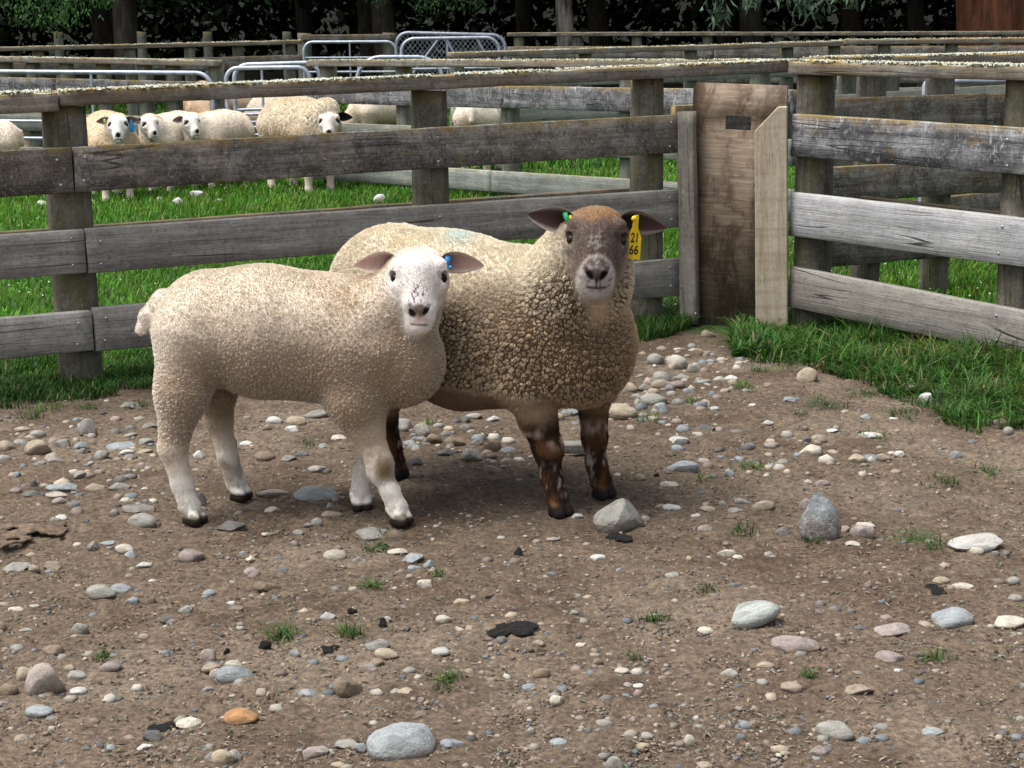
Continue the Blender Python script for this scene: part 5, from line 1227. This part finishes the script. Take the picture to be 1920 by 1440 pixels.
NAMED = {(1520, 1352): 'largest rounded blue-grey boulder at the bottom edge', (170, 1118): 'big pink boulder near the lower left corner', (905, 1258): 'orange stone at lower left', (1303, 1150): 'upright brown boulder left of the dark dung patch',
         (398, 500, 1): 'big grey block in front of the brown-faced sheep\'s hoof', (1152, 532, 1): 'pointed blue-grey rock standing up right of centre', (910, 886, 1): 'flat white-veined grey boulder in the lower right dirt', (736, -184, 1): 'tan rock leaning at the foot of the plywood gate',
         (1104, -18, 1): 'single tan egg-shaped stone beside the right grass', (1645, 878, 1): 'long blue-grey cobble near the right edge', (865, 530): 'dark blocky stone beside the lamb\'s hind hoof', (1390, 545): 'flat grey slab under the lamb\'s front hoof', (720, 642): 'smooth pinkish-grey cobble below the lamb',
         (882, 1108): 'smooth blue-grey cobble at the front of the small cluster at lower left', (568, 1307): 'dark angular stone at the bottom left', (715, 1272): 'flat cream stone beside the orange one', (145, 250): 'big tan cobble at the left below the fence', (330, 183): 'upright wedge of grey stone below the left fence',
         (860, 232): 'upright pink cobble behind the lamb\'s hind leg', (1200, 102): 'long greenish-grey cobble under the lamb\'s belly', (408, 108, 1): 'large tan cobble right of the brown-faced sheep', (633, 303, 1): 'big angular blue-grey stone right of the dark front leg', (1215, 1298, 1): 'pale grey half-buried cobble at lower right',
         (1745, 600, 1): 'long flat whitish slab at the right', (1733, 624, 1): 'cream egg-shaped stone lying on the whitish slab', (1312, 555, 1): 'speckled stone right of the pointed rock', (1065, 982, 1): 'long flat pinkish stone in the lower right dirt', (1768, 265): 'round grey cobble in the cluster behind the lamb\'s front legs'}
ZONES = [('below the left fence', 130, 800), ('at the far left', 60, 900), ('behind the lamb', 540, 790), ('under the lamb', 560, 900), ('between the two sheep', 800, 810), ('under the brown-faced sheep', 930, 860), ('left of the lamb', 200, 960), ('in the heap by the plywood gate', 1260, 690),
         ('right of the brown-faced sheep', 1230, 780), ('beside the right grass', 1560, 760), ('in front of the lamb', 640, 1040), ('in the lower left corner', 110, 1290), ('at lower left', 400, 1230), ('in the left foreground', 300, 1120), ('near the dung patch', 880, 1180), ('at the bottom centre', 820, 1400),
         ('beside the pointed rock', 1560, 1000), ('beside the big grey block', 1180, 1000), ('on the right-hand dirt', 1500, 880), ('at the right edge', 1850, 1000), ('in the middle foreground', 1120, 1260), ('near the veined boulder', 1420, 1190), ('in the lower right corner', 1750, 1350), ('at the bottom right', 1400, 1370), ('in the middle of the yard', 1000, 1060)]
stones = []
gs = np.random.default_rng(5)
def put_stone(px, py, w, h, c, shape, label, name, group, embed=0.33):
    if shape == 'peak': h *= 1.2; embed = 0.12
    p = on_ground(px, py + h * 0.22); k = px_per_m(p); Wd = w / k
    el = math.atan2(CAM_H, math.hypot(p[0], p[1]))
    Dp = Wd * (0.62 + 0.28 * gs.random()); Hz = max(0.36 * Wd, (h / k - Dp * math.sin(el) * 0.9) / math.cos(el)); Hz = min(Hz, 1.5 * Wd)
    if h / w < 0.42: Hz = max(0.24 * Wd, (h / k - Dp * math.sin(el)) / math.cos(el)); 
    key = 'peak' if shape == 'peak' else shape + str(gs.integers(0, 16 if shape == 'r' else 12))
    o = bpy.data.objects.new(name, stone_data(key, c)); COL.objects.link(o)
    hz = Hz * (0.5 + 0.5 * embed)
    o.scale = (Wd / 2, Dp / 2, hz)
    o.location = (p[0], p[1], float(gz(p[0], p[1])) + hz * (1 - 2 * embed) - 0.001)
    o.rotation_euler = (gs.uniform(-.10, .10), gs.uniform(-.10, .10), gs.uniform(-.25, .25) + (math.pi if gs.random() < .5 and shape != 'peak' else 0))
    tag(o, label, 'stone', group); return o, p
placed = []
for side, txt in ((0, LEFT), (1, RIGHT)):
    for it in txt.replace('\n', '|').split('|'):
        a = it.split(); x, y, w, h = map(float, a[:4]); c, sh = a[4], a[5]
        px, py = x / 2 + 960 * side, 720 + y / 2
        placed.append((px, py, w / 2, h / 2, c, sh, NAMED.get((int(x), int(y), 1) if side else (int(x), int(y)))))
def size_word(w): return 'large' if w > 50 else 'medium-sized' if w > 32 else 'small'
def zone(px, py): return min(ZONES, key=lambda z: (z[1] - px) ** 2 + (1.4 * (z[2] - py)) ** 2)[0]
byl = {}
for s_ in placed:
    if s_[6] is None:
        l = '%s %s %s %s' % (WORD[s_[4]], {'r': 'rounded', 'a': 'angular', 'peak': 'pointed'}[s_[5]], 'stone' if s_[2] > 24 else 'pebble', zone(s_[0], s_[1]))
        byl.setdefault(l, []).append(s_)
lab = {}
for l, L_ in byl.items():
    if len(L_) == 1: lab[id(L_[0])] = l
    else:
        L_.sort(key=lambda t: -t[2] * t[3])
        xs_ = sorted(L_, key=lambda t: t[0])
        for s_ in L_:
            if len(L_) == 2: w_ = 'bigger' if s_ is L_[0] else 'smaller'; lab[id(s_)] = 'the %s %s' % (w_, l) 
            else:
                i = [k for k, t in enumerate(xs_) if t is s_][0]; o_ = ['leftmost', 'second from left', 'third from left', 'fourth from left', 'fifth from left', 'sixth from left', 'seventh from left', 'eighth from left', 'ninth from left'][min(i, 8)] if i < len(xs_) - 1 else 'rightmost'
                lab[id(s_)] = '%s, %s of %d' % (l, o_, len(L_))
for s_ in placed:
    put_stone(s_[0], s_[1], s_[2], s_[3], s_[4], s_[5], s_[6] or lab[id(s_)], 'boulder' if s_[2] > 72 else 'stone' if s_[2] > 24 else 'pebble', 'stones lying about the dirt yard')
PT = np.array([(s_[0], s_[1], max(s_[2], s_[3])) for s_ in placed])
# rocks in the paddock turf
for px, py, w, h, t in ((300, 379, 12, 9, 'leftmost of the small rocks in front of the white-faced sheep'), (333, 383, 17, 13, 'round pale rock in the turf below the middle white-faced sheep'), (368, 369, 22, 14, 'flat pale rock in the turf below the sheep by the gate'), (410, 378, 16, 8, 'flat pinkish rock in the turf right of the white-faced sheep'),
                        (78, 386, 20, 11, 'pale rock in the turf left of the left post'), (714, 379, 22, 14, 'pale rock in the turf just left of the middle post'), (1325, 318 - 0, 20, 10, 'pale rock in the turf before the far right fence')):
    if px < 1300: put_stone(px, py, w * 1.3, h * 1.6, 'W', 'a', t, 'stone', 'rocks in the paddock turf', 0.1)

# ---------------------------------------------------------------- gravel, crumbs of earth and dry litter
def crumbs(name, n, smin_, smax_, cols, seed, flat=0.55, ico=False, label=None, power=2.6, ymin=3.7, ymax=8.4, kind_col=None, region=None):
    g = np.random.default_rng(seed)
    v = g.random((n * 2, 2)); 
    py = 600 + 860 * v[:, 1] ** 0.9; px = -260 + 2440 * v[:, 0]
    if region:
        rg = np.array(region)[g.integers(0, len(region), n * 2)]; px = rg[:, 0] + g.normal(size=n * 2) * rg[:, 2]; py = rg[:, 1] + g.normal(size=n * 2) * rg[:, 3]
    P_ = np.array([on_ground(a, b) for a, b in zip(px, py)])
    den = fbm(P_ * [2.2, 2.2, 0], 3, seed); keep = (soil_mask(P_[:, 0], P_[:, 1]) < 0.35) & (g.random(len(P_)) < 0.25 + 1.3 * (den - 0.25)); P_ = P_[keep][:n]; n = len(P_)
    P_[:, 2] = gz(P_[:, 0], P_[:, 1])
    s = smin_ + (smax_ - smin_) * g.random(n) ** power
    base = np.array([(1, 0, 0), (.3, .95, 0), (-.8, .55, 0), (-.8, -.6, 0), (.3, -.9, 0), (.35, .25, 1), (-.4, -.1, .9)], float)
    F_ = np.array([(0, 1, 5), (1, 6, 5), (1, 2, 6), (2, 3, 6), (3, 4, 6), (4, 5, 6), (4, 0, 5)])
    if ico:
        ph = (1 + 5 ** .5) / 2; base = np.array([(-1, ph, 0), (1, ph, 0), (-1, -ph, 0), (1, -ph, 0), (0, -1, ph), (0, 1, ph), (0, -1, -ph), (0, 1, -ph), (ph, 0, -1), (ph, 0, 1), (-ph, 0, -1), (-ph, 0, 1)]) / 1.9
        F_ = np.array([(0, 11, 5), (0, 5, 1), (0, 1, 7), (0, 7, 10), (0, 10, 11), (1, 5, 9), (5, 11, 4), (11, 10, 2), (10, 7, 6), (7, 1, 8), (3, 9, 4), (3, 4, 2), (3, 2, 6), (3, 6, 8), (3, 8, 9), (4, 9, 5), (2, 4, 11), (6, 2, 10), (8, 6, 7), (9, 8, 1)])
    nb = len(base)
    V = base[None] * (1 + 0.45 * (g.random((n, nb, 3)) - .5)); V[..., 2] *= flat * g.uniform(0.6, 1.3, (n, 1))
    if not ico: V[:, :5, 2] -= 0.25
    a = g.uniform(0, 6.28, n); ca, sa = np.cos(a)[:, None], np.sin(a)[:, None]; X = V[..., 0] * ca - V[..., 1] * sa * 0.8; Y = V[..., 0] * sa + V[..., 1] * ca * 0.8
    V = np.stack([X, Y, V[..., 2]], -1) * s[:, None, None] + P_[:, None]
    T = (np.arange(n)[:, None, None] * nb + F_[None]).reshape(-1, 3)
    ci = g.integers(0, len(cols), n); C = np.repeat(np.array(cols)[ci] * g.uniform(0.7, 1.25, (n, 1)), nb, 0)
    return tag(link(name, mesh_np(name, V.reshape(-1, 3), None, T, col=C), M['vcol']), label, 'gravel', kind='stuff')
STC = [tuple(0.72 * q for q in c) for c in [(0.33, 0.31, 0.28), (0.42, 0.37, 0.30), (0.26, 0.28, 0.29), (0.55, 0.51, 0.44), (0.36, 0.28, 0.24), (0.20, 0.19, 0.18), (0.46, 0.38, 0.28)]]
crumbs('gravel', 8600, 0.0028, 0.0095, [tuple(0.72 * q for q in c) for c in STC] + [(0.10, 0.09, 0.08), (0.14, 0.11, 0.085)], 1, ico=True, flat=0.6, label='fine gravel strewn over the trodden dirt')
crumbs('rubble', 950, 0.008, 0.022, [tuple(0.74 * q for q in c) for c in STC], 4, ico=True, label='small angular grey rubble among the larger stones', power=2.0, flat=0.5)
crumbs('earth_crumbs', 52000, 0.0018, 0.0075, [(0.095, 0.070, 0.050), (0.13, 0.10, 0.072), (0.06, 0.043, 0.030), (0.175, 0.14, 0.105), (0.04, 0.028, 0.020)], 2, label='loose crumbs of earth all over the yard')
crumbs('rubble', 330, 0.012, 0.034, [tuple(0.9 * q for q in c) for c in STC], 6, ico=True, label='angular rubble heaped from behind the brown-faced sheep to the gate', power=1.6, flat=0.6, region=[(1240, 720, 60, 26), (1320, 690, 50, 24), (1200, 770, 40, 24), (840, 815, 60, 18), (780, 835, 50, 16), (900, 850, 60, 16), (110, 830, 90, 26), (230, 880, 90, 30), (1430, 860, 120, 26), (150, 930, 110, 26)])
def litter(n, seed):
    g = np.random.default_rng(seed); px = g.uniform(-260, 2180, n * 2); py = 640 + 800 * g.random(n * 2)
    P_ = np.array([on_ground(a, b) for a, b in zip(px, py)]); k = (soil_mask(P_[:, 0], P_[:, 1]) < .4) & (g.random(2 * n) < fbm(P_ * [1.7, 1.7, 0], 2, 9) ** 2 * 2.5); P_ = P_[k][:n]; n = len(P_)
    P_[:, 2] = gz(P_[:, 0], P_[:, 1]) + 0.004
    L_ = g.uniform(0.006, 0.032, n); w = g.uniform(0.0008, 0.003, n); a = g.uniform(0, 6.28, n); d = np.stack([np.cos(a), np.sin(a), g.normal(0, .12, n)], -1) * L_[:, None] / 2; e_ = np.stack([-np.sin(a), np.cos(a), 0 * a], -1) * w[:, None]
    up_ = np.array([0, 0, 1]) * (w * 0.9)[:, None]
    V = np.stack([P_ - d, P_ + e_ + up_, P_ + d, P_ - e_ + up_], 1).reshape(-1, 3); i = np.arange(n)[:, None] * 4
    C = np.repeat(np.array([(0.19, 0.15, 0.10), (0.13, 0.15, 0.10), (0.07, 0.05, 0.035), (0.26, 0.21, 0.15)])[g.integers(0, 4, n)], 4, 0)
    return tag(link('straw_litter', mesh_np('litter', V, np.concatenate([i + [[0, 1, 2, 3]]]), None, col=C), M['vcol']), 'bits of dry stalk and bark on the dirt', 'litter', kind='stuff')
litter(6400, 3)
# dung
def dung_mat():
    s = NT('dung'); v, r, raw = s.objvec(); n = s.noise(v, 3.0, 4, 0.7); return s.out(s.ramp(n, [(0.3, (0.006, 0.006, 0.006)), (0.7, (0.030, 0.027, 0.024))]), 0.7, n, 0.8, 0.1)
M['dung'] = dung_mat()
def dung_mesh(seed, pat):
    """a pat or lump: overlapping soft clods welded into one heap"""
    import bmesh
    g = np.random.default_rng(seed + 50); bm = bmesh.new()
    for c in range(11 if pat else 6):
        r = g.uniform(0.28, 0.5) if pat else g.uniform(0.35, 0.6); a = g.uniform(0, 6.28); d = g.random() ** 0.6 * (0.75 if pat else 0.5)
        m = Matrix.Translation((d * math.cos(a), d * math.sin(a), g.uniform(0, .2) if pat else g.uniform(0, .45))) @ Matrix.Diagonal((r, r * g.uniform(.7, 1.2), r * (.8 if pat else .9), 1))
        bmesh.ops.create_icosphere(bm, subdivisions=2, radius=1.0, matrix=m)
    for v in bm.verts:
        p = np.array(v.co[:]); f = 1 + 0.30 * (float(fbm(p * 3.2 + seed, 3, seed)) - .5); v.co = Vector(p * f)
    me = bpy.data.meshes.new('dung'); bm.to_mesh(me); bm.free(); me.materials.append(M['dung']); me.polygons.foreach_set('use_smooth', np.ones(len(me.polygons), bool)); return me
for k, (px, py, w, h, t) in enumerate(((967, 1190, 98, 40, 'flat black dung patch in the centre foreground'), (1161, 1012, 60, 30, 'black dung against the foot of the big grey block'), (972, 1035, 32, 22, 'black dung lump left of the big grey block'), (496, 1215, 28, 20, 'black dung lump at lower left'), (427, 1225, 20, 18, 'small black dung lump left of another at lower left'),
                                       (721, 1178, 28, 20, 'black dung lump below the lamb\'s front hooves'), (660, 1149, 22, 13, 'small flat dung scrap in the left foreground'), (718, 1020, 28, 15, 'dark dung crumb just in front of the lamb\'s front hoof'), (1232, 895, 20, 12, 'small black dung lump right of the brown-faced sheep'), (305, 1362, 70, 22, 'dark muddy dung smear at the bottom left'), (925, 1122, 30, 14, 'dark dung scrap above the centre dung patch'), (1755, 1105, 60, 16, 'dark dung smear at the right'), (622, 1222, 40, 12, 'thin dung scraps left of the grey stones in the foreground'))):
    p = on_ground(px, py); kk = px_per_m(p); pat = h / w < 0.55
    o = link('dung', dung_mesh(k, pat), M['dung']); W_ = w / kk / 2; o.scale = (W_, W_ * (0.9 if pat else 0.8), max(0.010, (h / kk) * (0.42 if pat else 0.75))); o.location = (p[0], p[1], float(gz(*p[:2])) + 0.002); o.rotation_euler = (0, 0, k)
    tag(o, t, 'dung', 'sheep dung on the dirt')
# weathered stick and dried hide of mud
b = board('timber_offcut', (*on_ground(1030, 852)[:2], 0.022), (*on_ground(1104, 854)[:2], 0.028), 0.035, 0.05, M['rail_mud'], None); tag(b, 'short weathered timber offcut lying behind the brown-faced sheep\'s legs', 'timber')
g9 = np.random.default_rng(9); U_, V_ = np.meshgrid(np.linspace(0, 1, 40), np.linspace(0, 1, 14)); c0, c1, c2 = on_ground(-60, 1045), on_ground(150, 1000), on_ground(-60, 985)
Pm = c0 + (c1 - c0) * U_[..., None] + (c2 - c0) * (V_ * (1 - 0.4 * U_))[..., None]; q_ = Pm * [1, 1, 0]
Pm[..., :2] += 0.03 * (np.stack([fbm(q_ * 14, 3, 1), fbm(q_ * 14, 3, 2)], -1) - .5) ; Pm[..., 2] = 0.004 + 0.045 * (fbm(q_ * 11, 3, 4) - .25) * (1 - V_ ** 2); Pm[..., 2] *= np.where(V_ > .9, 0.2, 1)
i_ = np.arange(560).reshape(14, 40); Q_ = np.stack([i_[:-1, :-1], i_[:-1, 1:], i_[1:, 1:], i_[1:, :-1]], -1).reshape(-1, 4)
Qc = Pm.reshape(-1, 3)[Q_].mean(1); vv = V_.reshape(-1)[Q_].mean(1); uu = U_.reshape(-1)[Q_].mean(1); Q_ = Q_[fbm(Qc * [16, 16, 0], 3, 12) > 0.30 + 0.32 * np.maximum(vv, uu) ** 2]
o = link('mud_crust', mesh_np('mud_crust', Pm.reshape(-1, 3), Q_, smooth=True, col=np.tile(np.array([0.135, 0.098, 0.068]), (560, 1)) * (0.6 + 0.8 * fbm(q_.reshape(-1, 3) * 30, 3, 6))[:, None]), ground_mat()); so = o.modifiers.new('thick', 'SOLIDIFY'); so.thickness = 0.005
tag(o, 'curling crust of dried mud at the left edge', 'mud crust')

# ---------------------------------------------------------------- grass
def blades(P_, L_, w, col, seed, bend=0.6, vary=0.35, tip=(1.25, 1.2, 1.0)):
    g = np.random.default_rng(seed); n = len(P_); a = g.uniform(0, 6.28, n); d = np.stack([np.cos(a), np.sin(a)], -1)
    L_ = L_ * g.uniform(0.55, 1.3, n); b = bend * g.uniform(0.2, 1.3, n); sd_ = np.stack([-d[:, 1], d[:, 0], 0 * a], -1) * (w * g.uniform(.7, 1.3, n))[:, None] / 2
    def pt(t): return P_ + np.stack([d[:, 0] * b * L_ * t * t, d[:, 1] * b * L_ * t * t, L_ * t * (1 - 0.35 * b * t)], -1)
    m1, m2, tp_ = pt(0.4), pt(0.75), pt(1.0)
    V = np.stack([P_ - sd_, P_ + sd_, m1 - sd_ * .9, m1 + sd_ * .9, m2 - sd_ * .6, m2 + sd_ * .6, tp_], 1)
    k = np.arange(n)[:, None] * 7; Q = np.concatenate([k + [[0, 1, 3, 2]], k + [[2, 3, 5, 4]]]); T = k + [[4, 5, 6]]
    c = np.array(col).reshape(-1, 3) * (1 + vary * g.normal(size=(n, 1))).clip(.4, 1.8); c = c * (1 + 0.18 * g.normal(size=(n, 3)))
    dry = g.random(n) < 0.03; c[dry] = (0.30, 0.26, 0.12)
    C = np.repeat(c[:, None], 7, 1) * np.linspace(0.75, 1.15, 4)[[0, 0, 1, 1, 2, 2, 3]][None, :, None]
    return V.reshape(-1, 3), Q, T, C.reshape(-1, 3)
def grass_obj(name, P_, L_, w, col, seed, label, cat='grass', kind='stuff', **kw):
    P_ = np.array(P_); V, Q, T, C = blades(P_, L_, w, col, seed, **kw); o = link(name, mesh_np(name, V, Q, T, col=C.clip(.004, .9)), M['grass']); return tag(o, label, cat, kind=kind)
def in_view(P_, m=80):
    d = P_ - [0, 0, CAM_H]; w = d @ fw; x = 960 + FPX * (d @ rt) / w; y = 720 - FPX * (d @ up) / w
    return (x > -m) & (x < 1920 + m) & (y < 1440) & (w > 0)
gg = np.random.default_rng(15)
def field(n, y0, y1, power=1.0):
    y = y0 + (y1 - y0) * gg.random(n) ** power; x = gg.uniform(-1, 1, n) * (y * 0.33 + 0.7)
    return np.stack([x, y, 0 * x], -1)
P_ = field(185000, 6.9, 17.0, 1.15); P_ = P_[(soil_mask(P_[:, 0], P_[:, 1]) > 0.5)]; P_[:, 2] = gz(P_[:, 0], P_[:, 1])
dl = (P_[:, 1] - 7.185) * 0.8935 - (P_[:, 0] + 1.79) * 0.4488; P_ = P_[(dl > 0.0) | (P_[:, 0] > 1.2)]
Lg = 0.035 + 0.045 * fbm(P_ * [1.1, 1.1, 0], 3, 3) + 0.02 * (P_[:, 1] > 11)
tone = fbm(P_ * [0.8, 0.8, 0], 3, 8)
GR = np.array([0.070, 0.190, 0.016])
GV = GR[None] * (0.55 + 0.9 * tone)[:, None] * np.where(fbm(P_ * [2.5, 2.5, 0], 2, 19) > .56, 1, 0)[:, None] * [0.25, 0.06, 0.0] + GR[None] * (0.55 + 0.9 * tone)[:, None]
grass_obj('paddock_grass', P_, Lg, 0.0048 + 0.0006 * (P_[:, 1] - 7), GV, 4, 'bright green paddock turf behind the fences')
P_ = field(60000, 17, 31.0); P_[:, 2] = gz(P_[:, 0], P_[:, 1])
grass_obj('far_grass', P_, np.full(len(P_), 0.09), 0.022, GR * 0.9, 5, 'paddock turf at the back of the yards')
# clover heads
P_ = field(1200, 8.0, 16.5); P_ = P_[(soil_mask(P_[:, 0], P_[:, 1]) > .7) & (fbm(P_ * [.9, .9, 0], 2, 4) > .48)]; n = len(P_); r_ = gg.uniform(.004, .007, n); ctr = P_ + np.array([0, 0, 1]) * gg.uniform(.05, .085, n)[:, None]
oct_ = np.array([(1, 0, 0), (-1, 0, 0), (0, 1, 0), (0, -1, 0), (0, 0, 1), (0, 0, -1)]); V = (ctr[:, None] + oct_[None] * r_[:, None, None]).reshape(-1, 3); f_ = np.array([(0, 2, 4), (2, 1, 4), (1, 3, 4), (3, 0, 4), (2, 0, 5), (1, 2, 5), (3, 1, 5), (0, 3, 5)])
tag(link('clover_flowers', mesh_np('clover', V, None, (np.arange(n)[:, None, None] * 6 + f_[None]).reshape(-1, 3), col=np.tile((0.62, 0.62, 0.52), (len(V), 1))), M['vcol']), 'tiny white clover heads in the paddock turf', 'flowers', kind='stuff')
# rough grass along the foot of the right fence and the left fence
def strip(pxs, n, seed, spread, length, jx=0.0):
    g = np.random.default_rng(seed); k = g.integers(0, len(pxs), n); A = np.array([on_ground(a, b)[:2] for a, b in pxs])[k]
    q = A + g.normal(size=(n, 2)) * spread; P_ = np.stack([q[:, 0], q[:, 1], gz(q[:, 0], q[:, 1])], -1); return P_
def poly_fill(poly, n, seed, clump=0.0):
    """random points inside a polygon given in picture pixels on the ground"""
    g = np.random.default_rng(seed); W = np.array([on_ground(a, b)[:2] for a, b in poly]); lo, hi = W.min(0), W.max(0); q = lo + (hi - lo) * g.random((n * 3, 2)); ins = np.zeros(len(q), bool); j = len(W) - 1
    for i in range(len(W)):
        c = ((W[i, 1] > q[:, 1]) != (W[j, 1] > q[:, 1])) & (q[:, 0] < (W[j, 0] - W[i, 0]) * (q[:, 1] - W[i, 1]) / (W[j, 1] - W[i, 1] + 1e-12) + W[i, 0]); ins ^= c; j = i
    q = q[ins][:n]; P_ = np.stack([q[:, 0], q[:, 1], gz(q[:, 0], q[:, 1])], -1)
    if clump: P_ = P_[fbm(P_ * [7, 7, 0], 2, seed) > clump]
    return P_
for k_, (n_, lo_, hi_, w_, c_, cl_) in enumerate(((16000, 0.03, 0.10, 0.0050, (0.028, 0.085, 0.010), 0.40), (7000, 0.06, 0.20, 0.0058, (0.042, 0.110, 0.014), 0.50), (1500, 0.05, 0.17, 0.0060, (0.14, 0.16, 0.04), 0.55))):
    P_ = poly_fill([(1365, 640), (1500, 585), (1960, 645), (1960, 800), (1830, 815), (1700, 760), (1600, 715), (1500, 685), (1410, 680)], n_ * 2, 31 + 70 * k_)
    dr = (P_[:, 0] - 1.40) * 0.678 + (P_[:, 1] - 8.15) * 0.735
    P_ = P_[fbm(P_ * [6, 6, 0], 3, 31 + k_) + 0.25 * sstep(-0.75, -0.1, dr) - 0.12 + 0.10 * gg.normal(size=len(P_)) > cl_ + 0.03]
    grass_obj('rough_grass', P_, lo_ + (hi_ - lo_) * fbm(P_ * [5, 5, 0], 2, 5 + k_) ** 1.6, w_, c_, 32 + k_, ('short rough grass', 'long arching grass', 'yellowed grass')[k_] + ' along the foot of the right-hand fence', bend=1.3)
P_ = poly_fill([(-40, 690), (270, 662), (420, 650), (420, 690), (280, 748), (120, 765), (-40, 770)], 9000, 33)
dl = (P_[:, 1] - 7.185) * 0.8935 - (P_[:, 0] + 1.79) * 0.4488; P_ = P_[fbm(P_ * [6, 6, 0], 3, 33) + 0.3 * sstep(-0.45, 0.0, dl) - 0.15 > 0.42]
grass_obj('rough_grass', P_, 0.025 + 0.085 * fbm(P_ * [5, 5, 0], 2, 6) ** 1.7, 0.005, (0.032, 0.090, 0.012), 34, 'rough grass along the foot of the left-hand fence', bend=0.9)
P_ = poly_fill([(1190, 585), (1290, 575), (1310, 605), (1260, 630), (1200, 640)], 2200, 35)
grass_obj('rough_grass', P_, np.full(len(P_), 0.09), 0.005, (0.035, 0.095, 0.013), 36, 'grass at the fence foot between the brown-faced sheep and the plywood gate', bend=0.9)
P_ = poly_fill([(1380, 610), (1440, 600), (1480, 640), (1440, 672), (1370, 665)], 1400, 37)
V, Q, T, C = blades(P_, np.full(len(P_), .09), 0.011, (0.05, 0.13, 0.025), 38, bend=1.1)
tag(link('leafy_weed', mesh_np('weed', V, Q, T, col=C), M['grass']), 'leafy green weed at the foot of the pine upright', 'plant')
# single tufts on the dirt
TUFTS = [(1395, 1001, 60), (1523, 1018, 40), (1720, 1012, 60), (1755, 1028, 40), (1327, 1112, 34), (1228, 1170, 32), (1188, 1238, 22), (1745, 1240, 56), (1515, 1274, 24), (1640, 823, 60), (1768, 905, 48), (1843, 886, 60), (1410, 875, 40), (1316, 898, 28), (1213, 790, 50), (1545, 765, 60), (1500, 784, 40), (1390, 728, 46), (1300, 758, 30), (655, 1195, 38), (526, 1196, 44), (820, 1084, 30), (695, 1098, 30), (705, 1028, 30), (840, 1292, 46), (575, 830, 34), (195, 1230, 34), (60, 785, 40), (85, 770, 50), (165, 765, 50), (255, 760, 36), (715, 1000, 26), (1615, 740, 50), (1430, 700, 40), (1470, 690, 50), (1690, 780, 60), (800, 795, 30)]
for k, (px, py, w) in enumerate(TUFTS):
    c = on_ground(px, py); g = np.random.default_rng(400 + k); kk = px_per_m(c); n = int((16 + w * 0.6) * g.uniform(0.6, 1.5)); hgt = g.uniform(0.016, 0.036); q = c[:2] + g.normal(size=(n, 2)) * [w / kk * 0.30, w / kk * 0.34]
    P_ = np.stack([q[:, 0], q[:, 1], gz(q[:, 0], q[:, 1])], -1) - np.array([c[0], c[1], 0]); V, Q, T, C = blades(P_, np.full(n, hgt + 0.0002 * w), 0.0034, np.array([0.060, 0.120, 0.022]) * g.uniform(0.7, 1.2), 500 + k, bend=g.uniform(1.0, 2.0))
    z_ = zone(px, py); cnt = sum(1 for t in TUFTS if zone(t[0], t[1]) == z_); xs_ = sorted(t[0] for t in TUFTS if zone(t[0], t[1]) == z_)
    l = 'little green grass tuft ' + z_ + ('' if cnt == 1 else ', %s of %d' % (['leftmost', 'second from left', 'third from left', 'fourth from left', 'fifth from left', 'sixth from left', 'seventh from left', 'eighth from left', 'ninth from left'][min(8, xs_.index(px))] if xs_.index(px) < cnt - 1 else 'rightmost', cnt))
    o = link('grass_tuft', mesh_np('tuft', V, Q, T, col=C.clip(.004, .9)), M['grass'], None, (c[0], c[1], 0)); tag(o, l, 'grass tuft', 'grass tufts on the dirt')
